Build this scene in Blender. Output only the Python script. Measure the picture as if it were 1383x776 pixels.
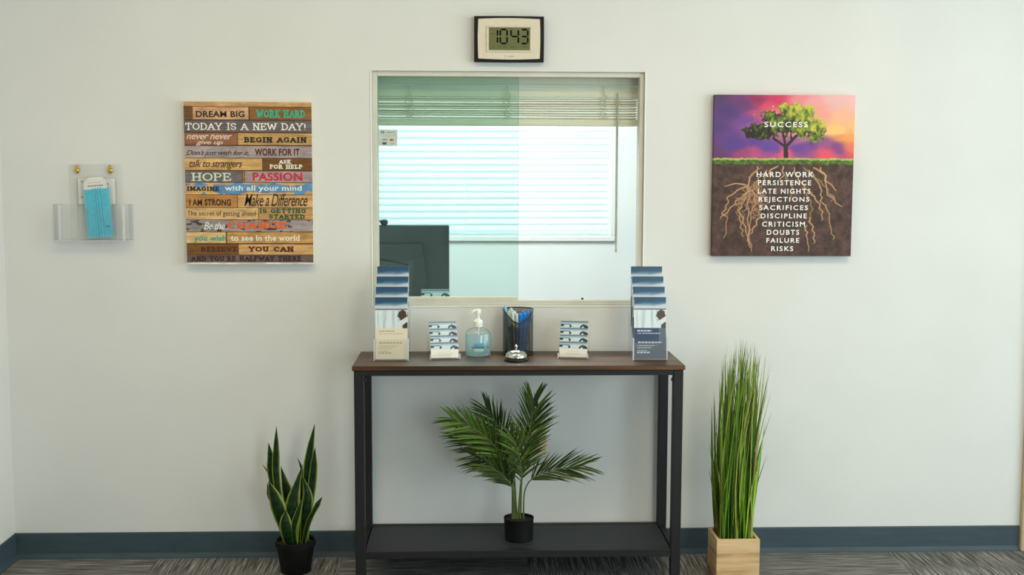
import bpy, math, random
import numpy as np
from mathutils import Vector, Matrix

for o in list(bpy.data.objects):
    bpy.data.objects.remove(o)
S = bpy.context.scene
COL = S.collection
PI = math.pi

# ------------------------------------------------------------------ camera, light, exposure
cam_d = bpy.data.cameras.new('camera')
cam_d.sensor_width = 36.0
cam_d.lens = 1606.3 * 36.0 / 1383.0
cam_d.clip_start = 0.05
cam = bpy.data.objects.new('camera', cam_d)
COL.objects.link(cam)
R_ = Vector((0.999332, -0.036428, 0.003068)); U_ = Vector((0.000417, 0.095256, 0.995453)); F_ = Vector((0.036555, 0.994786, -0.095207))
cam.matrix_world = Matrix(((R_.x, U_.x, -F_.x, -0.0901), (R_.y, U_.y, -F_.y, -4.3995), (R_.z, U_.z, -F_.z, 1.4387), (0, 0, 0, 1)))
S.camera = cam

S.view_settings.view_transform = 'Standard'
S.view_settings.look = 'None'
S.view_settings.gamma = 1.0
S.view_settings.use_curve_mapping = False
S.view_settings.exposure = 0.0
S.cycles.transparent_max_bounces = 40

W = bpy.data.worlds.new('sky'); S.world = W
W.use_nodes = True
wbg = W.node_tree.nodes['Background']
wbg.inputs[0].default_value = (0.72, 0.86, 1.0, 1)
wbg.inputs[1].default_value = 1.5

def area(name, loc, rot, sx, sy, power, color, spread=PI):
    d = bpy.data.lights.new(name, 'AREA'); d.shape = 'RECTANGLE'; d.size = sx; d.size_y = sy
    d.energy = power; d.color = color; d.spread = spread
    o = bpy.data.objects.new(name, d); COL.objects.link(o); o.location = loc; o.rotation_euler = rot
    return o
# daylight outside the lobby window, outside the office window, lobby ceiling lamps, plus added front and office fills
area('daylight_lobby_window', (3.95, -2.6, 1.22), (0, math.radians(90), 0), 2.3, 4.0, 97, (0.90, 0.965, 0.975))
area('added_front_fill', (2.45, -6.4, 1.15), (math.radians(90), 0, 0), 1.6, 2.1, 72, (0.90, 0.965, 0.98))  # fill light added behind the camera, outside an added front window
area('daylight_office_window', (-0.1, 3.45, 1.6), (math.radians(-90), 0, 0), 1.9, 1.2, 11, (0.92, 0.98, 1.0))
area('ceiling_lamp_lobby', (1.3, -1.7, 2.68), (0, 0, 0), 1.2, 0.6, 22, (1.0, 0.82, 0.46))
area('ceiling_lamp_lobby', (-0.7, -1.5, 2.68), (0, 0, 0), 1.2, 0.6, 15, (1.0, 0.80, 0.46))
area('added_office_fill', (0.0, 1.6, 2.68), (0, 0, 0), 1.2, 1.2, 88, (0.95, 1.0, 1.0))  # unseen area light added at the ceiling to brighten the office

# ------------------------------------------------------------------ helpers
def s2l(c):
    c = np.asarray(c, float) / 255.0
    return np.where(c <= 0.04045, c / 12.92, ((c + 0.055) / 1.055) ** 2.4)
def col(r, g, b):
    return tuple(float(x) for x in s2l((r, g, b))) + (1.0,)

def new_mat(name):
    m = bpy.data.materials.new(name); m.use_nodes = True
    nt = m.node_tree
    return m, nt, nt.nodes['Principled BSDF']

def N(nt, t, **kw):
    n = nt.nodes.new(t)
    for k, v in kw.items():
        setattr(n, k, v)
    return n

def pm(name, c, rough=0.5, metal=0.0, var=0.06, scale=40, bump=0.0, bscale=200, stretch=(1, 1, 1), spec=0.5, attr=None, c2=None, coat=0.0):
    """principled material: base colour varied by a stretched noise (or an attribute's pigment), optional noise bump"""
    m, nt, b = new_mat(name)
    L = nt.links
    tc = N(nt, 'ShaderNodeTexCoord'); mp = N(nt, 'ShaderNodeMapping'); mp.inputs['Scale'].default_value = stretch
    L.new(tc.outputs['Object'], mp.inputs['Vector'])
    no = N(nt, 'ShaderNodeTexNoise'); no.inputs['Scale'].default_value = scale; no.inputs['Detail'].default_value = 4
    L.new(mp.outputs[0], no.inputs['Vector'])
    if attr:
        at = N(nt, 'ShaderNodeAttribute', attribute_name=attr)
        hsv = N(nt, 'ShaderNodeHueSaturation')
        mr = N(nt, 'ShaderNodeMapRange'); mr.inputs['To Min'].default_value = 1 - var * 2; mr.inputs['To Max'].default_value = 1 + var * 2
        L.new(no.outputs['Fac'], mr.inputs['Value']); L.new(mr.outputs[0], hsv.inputs['Value'])
        L.new(at.outputs['Color'], hsv.inputs['Color']); L.new(hsv.outputs[0], b.inputs['Base Color'])
    else:
        r = N(nt, 'ShaderNodeValToRGB')
        a = [max(0, x * (1 - 2 * var)) for x in c[:3]] + [1]
        z = list(c2) if c2 else [min(1, x * (1 + 2 * var)) for x in c[:3]] + [1]
        r.color_ramp.elements[0].color = a; r.color_ramp.elements[0].position = 0.3
        r.color_ramp.elements[1].color = z; r.color_ramp.elements[1].position = 0.7
        L.new(no.outputs['Fac'], r.inputs[0]); L.new(r.outputs[0], b.inputs['Base Color'])
    b.inputs['Roughness'].default_value = rough; b.inputs['Metallic'].default_value = metal
    b.inputs['Specular IOR Level'].default_value = spec
    b.inputs['Coat Weight'].default_value = coat
    if bump:
        n2 = N(nt, 'ShaderNodeTexNoise'); n2.inputs['Scale'].default_value = bscale; n2.inputs['Detail'].default_value = 3
        L.new(mp.outputs[0], n2.inputs['Vector'])
        bp = N(nt, 'ShaderNodeBump'); bp.inputs['Strength'].default_value = bump; bp.inputs['Distance'].default_value = 0.002
        L.new(n2.outputs['Fac'], bp.inputs['Height']); L.new(bp.outputs[0], b.inputs['Normal'])
    return m

def clear_mat(name, tint, gloss=0.06, haze=0.0, hazecol=(1, 1, 1, 1), rough=0.02):
    """clear sheet: tinted transmission, fresnel-like gloss, a little surface haze"""
    m = bpy.data.materials.new(name); m.use_nodes = True
    nt = m.node_tree; nt.nodes.clear(); L = nt.links
    out = N(nt, 'ShaderNodeOutputMaterial'); tr = N(nt, 'ShaderNodeBsdfTransparent'); tr.inputs[0].default_value = tuple(tint) + (1,)
    gl = N(nt, 'ShaderNodeBsdfGlossy'); gl.inputs['Roughness'].default_value = rough
    lw = N(nt, 'ShaderNodeLayerWeight'); lw.inputs['Blend'].default_value = 0.15
    mu = N(nt, 'ShaderNodeMath', operation='MULTIPLY_ADD'); mu.inputs[1].default_value = 0.5; mu.inputs[2].default_value = gloss
    L.new(lw.outputs['Fresnel'], mu.inputs[0])
    mx = N(nt, 'ShaderNodeMixShader'); L.new(mu.outputs[0], mx.inputs[0]); L.new(tr.outputs[0], mx.inputs[1]); L.new(gl.outputs[0], mx.inputs[2])
    last = mx
    if haze:
        df = N(nt, 'ShaderNodeBsdfDiffuse'); df.inputs[0].default_value = hazecol
        tl = N(nt, 'ShaderNodeBsdfTranslucent'); tl.inputs[0].default_value = hazecol
        ad = N(nt, 'ShaderNodeMixShader'); L.new(df.outputs[0], ad.inputs[1]); L.new(tl.outputs[0], ad.inputs[2])
        no = N(nt, 'ShaderNodeTexNoise'); no.inputs['Scale'].default_value = 15
        m2 = N(nt, 'ShaderNodeMath', operation='MULTIPLY_ADD'); m2.inputs[1].default_value = haze * 0.4; m2.inputs[2].default_value = haze * 0.8
        L.new(no.outputs['Fac'], m2.inputs[0])
        mh = N(nt, 'ShaderNodeMixShader'); L.new(m2.outputs[0], mh.inputs[0]); L.new(mx.outputs[0], mh.inputs[1]); L.new(ad.outputs[0], mh.inputs[2])
        last = mh
    L.new(last.outputs[0], out.inputs['Surface'])
    return m

class MB:
    def __init__(s):
        s.v = []; s.f = []; s.mi = []; s.c = []; s.cur = 0; s.colr = None
    def addv(s, pts):
        b = len(s.v); s.v += [tuple(p) for p in pts]
        s.c += [s.colr or (1, 1, 1, 1)] * len(pts)
        return b
    def face(s, idx):
        s.f.append(tuple(idx)); s.mi.append(s.cur)
    def poly(s, pts):
        b = s.addv(pts); s.face(range(b, b + len(pts))); return s
    def box(s, x0, x1, y0, y1, z0, z1, M=None):
        p = [(x0, y0, z0), (x1, y0, z0), (x1, y1, z0), (x0, y1, z0), (x0, y0, z1), (x1, y0, z1), (x1, y1, z1), (x0, y1, z1)]
        if M is not None: p = [M @ Vector(q) for q in p]
        b = s.addv(p)
        for q in ((0, 3, 2, 1), (4, 5, 6, 7), (0, 1, 5, 4), (1, 2, 6, 5), (2, 3, 7, 6), (3, 0, 4, 7)):
            s.face([b + i for i in q])
        return s
    def bbox(s, x0, x1, y0, y1, z0, z1, r=0.002, M=None):
        """box with all twelve edges chamfered"""
        r = min(r, (x1 - x0) / 2.01, (y1 - y0) / 2.01, (z1 - z0) / 2.01)
        cx, cy, cz = (x0 + x1) / 2, (y0 + y1) / 2, (z0 + z1) / 2
        hx, hy, hz = (x1 - x0) / 2, (y1 - y0) / 2, (z1 - z0) / 2
        V = {}
        pts = []
        for sx in (-1, 1):
            for sy in (-1, 1):
                for sz in (-1, 1):
                    for k in range(3):
                        p = [cx + sx * (hx - r), cy + sy * (hy - r), cz + sz * (hz - r)]
                        p[k] += (sx, sy, sz)[k] * r
                        V[(sx, sy, sz, k)] = len(pts); pts.append(p)
        if M is not None: pts = [M @ Vector(q) for q in pts]
        b = s.addv(pts)
        ctr = Vector((cx, cy, cz))
        if M is not None: ctr = M @ ctr
        def add(keys):
            idx = [b + V[k] for k in keys]
            P = [Vector(s.v[i]) for i in idx]
            n = (P[1] - P[0]).cross(P[2] - P[0])
            if n.dot(sum(P, Vector()) / len(P) - ctr) < 0: idx = idx[::-1]
            s.face(idx)
        for k in range(3):
            a, c = [(1, 2), (0, 2), (0, 1)][k]
            for sg in (-1, 1):
                ks = []
                for (u, v) in ((-1, -1), (1, -1), (1, 1), (-1, 1)):
                    q = [0, 0, 0]; q[k] = sg; q[a] = u; q[c] = v; ks.append((*q, k))
                add(ks)
            for u in (-1, 1):
                for v in (-1, 1):
                    q = [0, 0, 0]; q[a] = u; q[c] = v
                    q0 = list(q); q0[k] = -1; q1 = list(q); q1[k] = 1
                    add([(*q0, a), (*q1, a), (*q1, c), (*q0, c)])
        for sx in (-1, 1):
            for sy in (-1, 1):
                for sz in (-1, 1):
                    add([(sx, sy, sz, 0), (sx, sy, sz, 1), (sx, sy, sz, 2)])
        return s
    def lathe(s, prof, cx=0, cy=0, n=32, sx=1.0, sy=1.0, cap0=True, cap1=True):
        b = len(s.v)
        for r, z in prof:
            s.addv([(cx + sx * r * math.cos(2 * PI * i / n), cy + sy * r * math.sin(2 * PI * i / n), z) for i in range(n)])
        for k in range(len(prof) - 1):
            for i in range(n):
                j = (i + 1) % n
                s.face((b + k * n + i, b + k * n + j, b + (k + 1) * n + j, b + (k + 1) * n + i))
        if cap0: s.face([b + i for i in range(n)][::-1])
        if cap1: s.face([b + (len(prof) - 1) * n + i for i in range(n)])
        return s
    def tube(s, pts, rad, n=8, caps=True):
        P = [Vector(p) for p in pts]
        rs = rad if hasattr(rad, '__len__') else [rad] * len(P)
        b = len(s.v); up = None
        for i, p in enumerate(P):
            t = (P[min(i + 1, len(P) - 1)] - P[max(i - 1, 0)])
            t = t.normalized() if t.length > 1e-9 else Vector((0, 0, 1))
            if up is None:
                up = t.orthogonal().normalized()
            else:
                up = up - t * up.dot(t)
                up = up.normalized() if up.length > 1e-6 else t.orthogonal().normalized()
            w = t.cross(up)
            s.addv([p + (up * math.cos(2 * PI * k / n) + w * math.sin(2 * PI * k / n)) * rs[i] for k in range(n)])
        for i in range(len(P) - 1):
            for k in range(n):
                j = (k + 1) % n
                s.face((b + i * n + k, b + i * n + j, b + (i + 1) * n + j, b + (i + 1) * n + k))
        if caps:
            s.face([b + k for k in range(n)][::-1]); s.face([b + (len(P) - 1) * n + k for k in range(n)])
        return s
    def prism(s, outline, y0, y1):
        """outline of (x,z) extruded from y0 (front) to y1 (back)"""
        n = len(outline)
        b = s.addv([(x, y0, z) for x, z in outline] + [(x, y1, z) for x, z in outline])
        s.face([b + i for i in range(n)]); s.face([b + n + i for i in range(n)][::-1])
        for i in range(n):
            j = (i + 1) % n
            s.face((b + i, b + n + i, b + n + j, b + j))
        return s
    def build(s, name, mat, parent=None, smooth=False, colattr=False, origin=None):
        me = bpy.data.meshes.new(name)
        v = s.v
        if origin is not None:
            v = [(x - origin[0], y - origin[1], z - origin[2]) for x, y, z in v]
        me.from_pydata(v, [], s.f)
        mats = mat if isinstance(mat, (list, tuple)) else [mat]
        for m in mats: me.materials.append(m)
        if len(mats) > 1: me.polygons.foreach_set('material_index', s.mi)
        if colattr:
            a = me.color_attributes.new('Col', 'FLOAT_COLOR', 'POINT')
            a.data.foreach_set('color', np.array(s.c, dtype=np.float32).ravel())
        if smooth:
            me.polygons.foreach_set('use_smooth', [True] * len(me.polygons))
            try: me.set_sharp_from_angle(angle=math.radians(40))
            except Exception: pass
        me.update()
        o = bpy.data.objects.new(name, me); COL.objects.link(o)
        if origin is not None: o.location = origin
        if parent is not None: o.parent = parent
        return o

def tag(o, label, cat, group=None):
    o['label'] = label; o['category'] = cat
    if group: o['group'] = group
    return o
def struct(o, label=None):
    o['kind'] = 'structure'
    if label: o['label'] = label
    return o
def empty(name, loc, label, cat, group=None, rz=0.0):
    o = bpy.data.objects.new(name, None); COL.objects.link(o); o.location = loc; o.rotation_euler = (0, 0, rz)
    o.empty_display_size = 0.05
    return tag(o, label, cat, group)
def copy_tree(o, parent=None):
    c = o.copy(); COL.objects.link(c)
    if parent is not None: c.parent = parent
    for ch in list(o.children): copy_tree(ch, c)
    return c

def catmull(P, n):
    P = [Vector(p) for p in P]; out = []
    Q = [P[0] * 2 - P[1]] + P + [P[-1] * 2 - P[-2]]
    for i in range(len(P) - 1):
        a, b, c, d = Q[i:i + 4]
        for k in range(n):
            t = k / n
            out.append(.5 * ((2 * b) + (c - a) * t + (2 * a - 5 * b + 4 * c - d) * t * t + (3 * b - a - 3 * c + d) * t ** 3))
    out.append(P[-1]); return out

# value noise for printed artwork
def vnoise(X, Y, seed=0):
    rng = np.random.RandomState(seed); T = rng.rand(64, 64)
    xi = np.floor(X).astype(int); yi = np.floor(Y).astype(int); fx = X - xi; fy = Y - yi
    fx = fx * fx * (3 - 2 * fx); fy = fy * fy * (3 - 2 * fy)
    g = lambda a, b: T[a % 64, b % 64]
    return (g(xi, yi) * (1 - fx) + g(xi + 1, yi) * fx) * (1 - fy) + (g(xi, yi + 1) * (1 - fx) + g(xi + 1, yi + 1) * fx) * fy
def fbm(X, Y, seed=0, o=4):
    r = 0; a = 0.5
    for k in range(o):
        r = r + a * vnoise(X * 2 ** k, Y * 2 ** k, seed + k); a *= 0.5
    return r
def seg_dist(X, Y, p, q):
    px, py = p; dx, dy = q[0] - px, q[1] - py
    t = np.clip(((X - px) * dx + (Y - py) * dy) / (dx * dx + dy * dy + 1e-12), 0, 1)
    return np.hypot(X - px - t * dx, Y - py - t * dy)

def print_sheet(mb_name, img, x0, x1, z0, z1, y, mat, parent, depth=0.0, side=None, back=True):
    """flat printed sheet facing -y, coloured by an image array (rows from the top, sRGB), with side faces of real depth"""
    h, w, _ = img.shape
    lin = s2l(img)
    xs = np.linspace(x0, x1, w); zs = np.linspace(z1, z0, h)
    XX, ZZ = np.meshgrid(xs, zs)
    V = np.stack([XX, np.full_like(XX, y), ZZ], -1).reshape(-1, 3)
    C = lin.reshape(-1, 3)
    idx = np.arange(h * w).reshape(h, w)
    F = np.stack([idx[1:, :-1], idx[1:, 1:], idx[:-1, 1:], idx[:-1, :-1]], -1).reshape(-1, 4).tolist()
    if depth:
        ring = np.concatenate([idx[0, :-1], idx[:-1, -1], idx[-1, :0:-1], idx[:0:-1, 0]])
        n = len(ring); b0 = len(V)
        f1 = V[ring].copy(); f2 = f1.copy(); f2[:, 1] += depth
        cs = C[ring] if side is None else np.tile(s2l(side), (n, 1))
        V = np.concatenate([V, f1, f2]); C = np.concatenate([C, cs, cs])
        for i in range(n):
            j = (i + 1) % n
            F.append([b0 + i, b0 + j, b0 + n + j, b0 + n + i])
        F.append([b0 + n + i for i in range(n)])
    me = bpy.data.meshes.new(mb_name)
    me.from_pydata(V.tolist(), [], F)
    a = me.color_attributes.new('Col', 'FLOAT_COLOR', 'POINT')
    a.data.foreach_set('color', np.concatenate([C, np.ones((len(C), 1))], 1).astype(np.float32).ravel())
    me.materials.append(mat)
    o = bpy.data.objects.new(mb_name, me); COL.objects.link(o)
    if parent is not None: o.parent = parent
    return o

# lettering: the built-in sans face, and a slab-serif face of strokes
def arc(cx, cy, rx, ry, a0, a1, n=10):
    return [(cx + rx * math.cos(math.radians(a0 + (a1 - a0) * i / n)), cy + ry * math.sin(math.radians(a0 + (a1 - a0) * i / n))) for i in range(n + 1)]
def vst(x): return ([(x, 0), (x, 1)], 3)
GL = {
 'A': (.9, [([(.08, 0), (.45, 1)], 1), ([(.45, 1), (.82, 0)], 2), ([(.2, .33), (.7, .33)], 0)]),
 'B': (.8, [vst(.16), ([(.16, 1), (.42, 1)] + arc(.42, .76, .23, .24, 90, -90) + [(.16, .52)], 0), ([(.16, .52), (.45, .52)] + arc(.45, .26, .25, .26, 90, -90) + [(.16, 0)], 0)]),
 'C': (.85, [(arc(.47, .5, .39, .5, 48, 315, 16), 0), ([(.74, .66), (.74, .98)], 0)]),
 'D': (.88, [vst(.16), ([(.16, 1), (.38, 1)] + arc(.38, .5, .42, .5, 90, -90, 14) + [(.16, 0)], 0)]),
 'E': (.78, [vst(.16), ([(.16, 1), (.66, 1), (.66, .76)], 0), ([(.16, .52), (.5, .52)], 0), ([(.16, 0), (.7, 0), (.7, .26)], 0), ([(.5, .4), (.5, .64)], 0)]),
 'F': (.74, [vst(.16), ([(.16, 1), (.66, 1), (.66, .76)], 0), ([(.16, .52), (.5, .52)], 0), ([(.5, .4), (.5, .64)], 0)]),
 'G': (.9, [(arc(.47, .5, .39, .5, 48, 320, 16), 0), ([(.78, .98), (.74, .68)], 0), ([(.78, 0.02), (.78, .44), (.5, .44)], 0)]),
 'H': (.95, [vst(.18), vst(.77), ([(.18, .5), (.77, .5)], 0)]),
 'I': (.42, [vst(.21)]),
 'K': (.9, [vst(.16), ([(.16, .42), (.72, 1)], 2), ([(.36, .6), (.78, 0)], 2)]),
 'L': (.74, [vst(.16), ([(.16, 0), (.68, 0), (.68, .28)], 0)]),
 'M': (1.1, [vst(.18), ([(.18, 1), (.55, .2), (.92, 1)], 0), vst(.92)]),
 'N': (.95, [vst(.18), ([(.18, 1), (.77, 0)], 0), vst(.77)]),
 'O': (.94, [(arc(.47, .5, .4, .5, 0, 360, 22), 0)]),
 'P': (.78, [vst(.16), ([(.16, 1), (.42, 1)] + arc(.42, .74, .27, .26, 90, -90) + [(.16, .48)], 0)]),
 'R': (.88, [vst(.16), ([(.16, 1), (.42, 1)] + arc(.42, .75, .26, .25, 90, -90) + [(.16, .5)], 0), ([(.42, .5), (.78, 0)], 2)]),
 'S': (.74, [(arc(.37, .74, .27, .26, 40, 270, 12) + arc(.37, .24, .29, .24, 90, -140, 12), 0), ([(.62, .72), (.62, .98)], 0), ([(.1, .02), (.1, .28)], 0)]),
 'T': (.86, [vst(.43), ([(.08, .72), (.08, 1), (.78, 1), (.78, .72)], 0)]),
 'U': (.92, [([(.18, 1), (.18, .3)] + arc(.46, .3, .28, .3, 180, 360, 12) + [(.74, 1)], 3)]),
 'V': (.9, [([(.08, 1), (.45, 0)], 1), ([(.45, 0), (.82, 1)], 2)]),
 'W': (1.25, [([(.08, 1), (.36, 0), (.62, .9), (.9, 0), (1.16, 1)], 3)]),
 'Y': (.88, [([(.08, 1), (.44, .46)], 1), ([(.44, .46), (.8, 1)], 2), ([(.44, .46), (.44, 0)], 2)]),
 "'": (.25, [([(.12, 1), (.12, .75)], 0)]),
 '!': (.35, [([(.17, 1), (.17, .3)], 0), ([(.17, .08), (.17, 0)], 0)]),
 ' ': (.45, []),
}
def serif_mesh(txt, th, ser=0.13, gap=0.06):
    V = []; F = []; x = 0.0
    def quad(p, q, t):
        d = Vector((q[0] - p[0], q[1] - p[1])); l = d.length
        if l < 1e-6: return
        d /= l; n = Vector((-d.y, d.x)) * t / 2
        b = len(V)
        V.extend([(p[0] - n.x, p[1] - n.y), (q[0] - n.x, q[1] - n.y), (q[0] + n.x, q[1] + n.y), (p[0] + n.x, p[1] + n.y)])
        F.append((b, b + 1, b + 2, b + 3))
    for ch in txt:
        w, st = GL[ch]
        for pts, fl in st:
            P = [(x + a, th / 2 + c * (1 - th)) for a, c in pts]
            for i in range(len(P) - 1):
                slope = abs(P[i + 1][1] - P[i][1]) / (math.hypot(P[i + 1][0] - P[i][0], P[i + 1][1] - P[i][1]) + 1e-9)
                quad(P[i], P[i + 1], th * (0.65 + 0.35 * slope))
                if 0 < i:
                    b = len(V); r = th * 0.36
                    V.extend([(P[i][0] + r * math.cos(a), P[i][1] + r * math.sin(a)) for a in [k * PI / 4 for k in range(8)]])
                    F.append(tuple(range(b, b + 8)))
            for flag, e in ((1, P[0]), (2, P[-1])):
                if fl & flag:
                    yb = 0 if e[1] < .5 else 1
                    yy = th * .3 if yb == 0 else 1 - th * .3
                    quad((e[0] - ser - th / 2, yy), (e[0] + ser + th / 2, yy), th * .6)
        x += w + gap + (th - .12) * .6
    return V, F

def font_mesh(txt, shear=0.0, offset=0.0, spacing=1.0):
    cu = bpy.data.curves.new('t', 'FONT'); cu.body = txt; cu.shear = shear; cu.offset = offset; cu.space_character = spacing
    cu.resolution_u = 3
    o = bpy.data.objects.new('t', cu); COL.objects.link(o)
    me = bpy.data.meshes.new_from_object(o.evaluated_get(bpy.context.evaluated_depsgraph_get()))
    V = [(v.co.x, v.co.y) for v in me.vertices]; F = [tuple(p.vertices) for p in me.polygons]
    bpy.data.objects.remove(o); bpy.data.curves.remove(cu); bpy.data.meshes.remove(me)
    return V, F

def lettering(txt, style, x0, x1, z0, z1, y, mat, parent, name='lettering', thin=0.0006):
    """text fitted to the box x0..x1, z0..z1, in the plane y, facing -y"""
    if style == 'serif': V, F = serif_mesh(txt, .17)
    elif style == 'slab': V, F = serif_mesh(txt, .28, .12, .12)
    elif style == 'sans': V, F = font_mesh(txt)
    elif style == 'bold': V, F = font_mesh(txt, 0, .03, 1.06)
    elif style == 'wide': V, F = font_mesh(txt, 0, .018, 1.3)
    elif style == 'script': V, F = font_mesh(txt, .38, .004, .92)
    else: V, F = font_mesh(txt, .3, .012, .95)
    A = np.array(V); mn = A.min(0); mx = A.max(0)
    A = (A - mn) / (mx - mn)
    dep = [0.0] * len(V)
    if style in ('serif', 'slab'):
        for i, f in enumerate(F):
            for k in f: dep[k] = (i % 24) * 2.5e-5
    mb = MB(); mb.v = [(x0 + a * (x1 - x0), y - dd, z0 + b * (z1 - z0)) for (a, b), dd in zip(A, dep)]; mb.f = F; mb.mi = [0] * len(F); mb.c = [(1, 1, 1, 1)] * len(V)
    return mb.build(name, mat, parent)

# ------------------------------------------------------------------ setting
XL, XR, YB, YF, ZC, YO = -1.783, 3.6, 0.16, -6.0, 2.75, 3.0
M_wall = pm('painted_wall', col(224, 223, 221), .75, var=.012, scale=3, bump=.05, bscale=300, spec=.25)
M_ceil = pm('ceiling_tile', col(225, 222, 214), .9, var=.03, scale=60, bump=.2, bscale=150)
M_office = pm('office_wall', col(236, 238, 236), .8, var=.01, scale=3)

def carpet():
    m, nt, b = new_mat('carpet_tiles'); L = nt.links
    P = 0.691
    tc = N(nt, 'ShaderNodeTexCoord'); sp = N(nt, 'ShaderNodeSeparateXYZ'); L.new(tc.outputs['Object'], sp.inputs[0])
    def math_(op, a, bb=None):
        n = N(nt, 'ShaderNodeMath', operation=op)
        for i, q in enumerate((a, bb)):
            if q is None: continue
            if isinstance(q, (int, float)): n.inputs[i].default_value = q
            else: L.new(q, n.inputs[i])
        return n.outputs[0]
    fx = math_('FLOOR', math_('DIVIDE', math_('ADD', sp.outputs['X'], 1.2528 + 4 * P), P))
    fy = math_('FLOOR', math_('DIVIDE', math_('SUBTRACT', sp.outputs['Y'], 0.1), P))
    chk = math_('FLOORED_MODULO', math_('ADD', fx, math_('SUBTRACT', fy, 1)), 2.0)
    cells = []
    for st in ((5, 270, 1), (270, 5, 1)):
        mp = N(nt, 'ShaderNodeMapping'); mp.inputs['Scale'].default_value = st; L.new(tc.outputs['Object'], mp.inputs[0])
        n = N(nt, 'ShaderNodeTexNoise'); n.inputs['Scale'].default_value = 1; n.inputs['Detail'].default_value = 3; n.inputs['Roughness'].default_value = .65
        L.new(mp.outputs[0], n.inputs['Vector']); cells.append(n.outputs['Fac'])
    mixf = N(nt, 'ShaderNodeMix'); L.new(chk, mixf.inputs[0]); L.new(cells[1], mixf.inputs[2]); L.new(cells[0], mixf.inputs[3])
    r = N(nt, 'ShaderNodeValToRGB'); e = r.color_ramp.elements
    e[0].position = .36; e[0].color = col(38, 36, 36); e[1].position = .66; e[1].color = col(190, 188, 186)
    k = e.new(.5); k.color = col(106, 105, 104)
    L.new(mixf.outputs[0], r.inputs[0])
    n2 = N(nt, 'ShaderNodeTexNoise'); n2.inputs['Scale'].default_value = 5; L.new(tc.outputs['Object'], n2.inputs['Vector'])
    mx = N(nt, 'ShaderNodeMix', data_type='RGBA'); mx.inputs[0].default_value = .15; L.new(r.outputs[0], mx.inputs[6])
    r2 = N(nt, 'ShaderNodeValToRGB'); r2.color_ramp.elements[0].color = col(90, 82, 72); r2.color_ramp.elements[1].color = col(125, 122, 118); L.new(n2.outputs['Fac'], r2.inputs[0]); L.new(r2.outputs[0], mx.inputs[7])
    L.new(mx.outputs[2], b.inputs['Base Color']); b.inputs['Roughness'].default_value = .95; b.inputs['Specular IOR Level'].default_value = .15
    bp = N(nt, 'ShaderNodeBump'); bp.inputs['Strength'].default_value = .6; bp.inputs['Distance'].default_value = .003; L.new(mixf.outputs[0], bp.inputs['Height']); L.new(bp.outputs[0], b.inputs['Normal'])
    return m

struct(MB().box(XL - .12, XR + .12, YF - .12, YO + .12, -.1, 0).build('floor', carpet()))
struct(MB().box(XL - .12, XR + .12, YF - .12, YO + .12, ZC, ZC + .1).build('ceiling', M_ceil))

def wall_y(name, x0, x1, y0, y1, hole, mat):
    """wall slab in the xz plane with one opening (hx0,hx1,hz0,hz1)"""
    a, b_, c, d = hole; m = MB()
    xs = [x0, a, b_, x1]; zs = [0, c, d, ZC]
    def q(p): m.poly(p)
    for i in range(3):
        for j in range(3):
            if i == 1 and j == 1: continue
            q([(xs[i], y0, zs[j]), (xs[i + 1], y0, zs[j]), (xs[i + 1], y0, zs[j + 1]), (xs[i], y0, zs[j + 1])])
            q([(xs[i], y1, zs[j + 1]), (xs[i + 1], y1, zs[j + 1]), (xs[i + 1], y1, zs[j]), (xs[i], y1, zs[j])])
    q([(a, y0, c), (a, y0, d), (a, y1, d), (a, y1, c)]); q([(b_, y0, d), (b_, y0, c), (b_, y1, c), (b_, y1, d)])
    q([(a, y0, d), (b_, y0, d), (b_, y1, d), (a, y1, d)]); q([(b_, y0, c), (a, y0, c), (a, y1, c), (b_, y1, c)])
    return struct(m.build(name, mat))
WX0, WX1, WZ0, WZ1 = -.4425, .5577, .9499, 1.8107
wall_y('wall_back', XL, XR, 0.0, YB, (WX0, WX1, WZ0, WZ1), M_wall)
OX0, OX1, OZ0, OZ1 = -1.05, .79, 1.054, 2.15
wall_y('wall_far', XL, XR, YO, YO + .12, (OX0, OX1, OZ0, OZ1), M_office)
struct(MB().box(XL - .12, XL, YF - .12, YO + .12, 0, ZC).build('wall_left', M_wall))
wall_y('wall_front', XL - .12, XR + .12, YF - .12, YF, (1.6, 3.3, .08, 2.3), M_wall)
# right wall with the lobby window opening
RY0, RY1, RZ0, RZ1 = -4.6, -.6, .08, 2.4
m = MB()
ys = [YF - .12, RY0, RY1, YO + .12]; zs = [0, RZ0, RZ1, ZC]
for i in range(3):
    for j in range(3):
        if i == 1 and j == 1: continue
        m.box(XR, XR + .12, ys[i], ys[i + 1], zs[j], zs[j + 1])
struct(m.build('wall_right', M_wall))

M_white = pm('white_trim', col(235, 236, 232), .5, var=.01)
M_base = pm('rubber_baseboard', col(62, 77, 86), .45, var=.05, scale=8, stretch=(1, 1, 6), spec=.35)
def base_prof(): return [(0, 0), (.013, 0), (.0125, .004), (.008, .013), (.0055, .019), (.005, .094), (.0035, .098), (0, .098)]
def extrude_profile(name, prof, axis, a, b_, off, sign):
    m = MB(); n = len(prof); P = []
    for t in (a, b_):
        for d, z in prof:
            P.append((t, off + sign * d, z) if axis == 'x' else (off + sign * d, t, z))
    s = m.addv(P)
    for i in range(n):
        j = (i + 1) % n; m.face((s + i, s + j, s + n + j, s + n + i))
    m.face([s + i for i in range(n)]); m.face([s + n + i for i in range(n)][::-1])
    return struct(m.build(name, M_base))
extrude_profile('baseboard_back', base_prof(), 'x', XL, 2.028, 0, -1)
extrude_profile('baseboard_left', base_prof(), 'y', YF, 0, XL, 1)
extrude_profile('baseboard_right', base_prof(), 'y', YF, 0, XR, -1)

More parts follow.
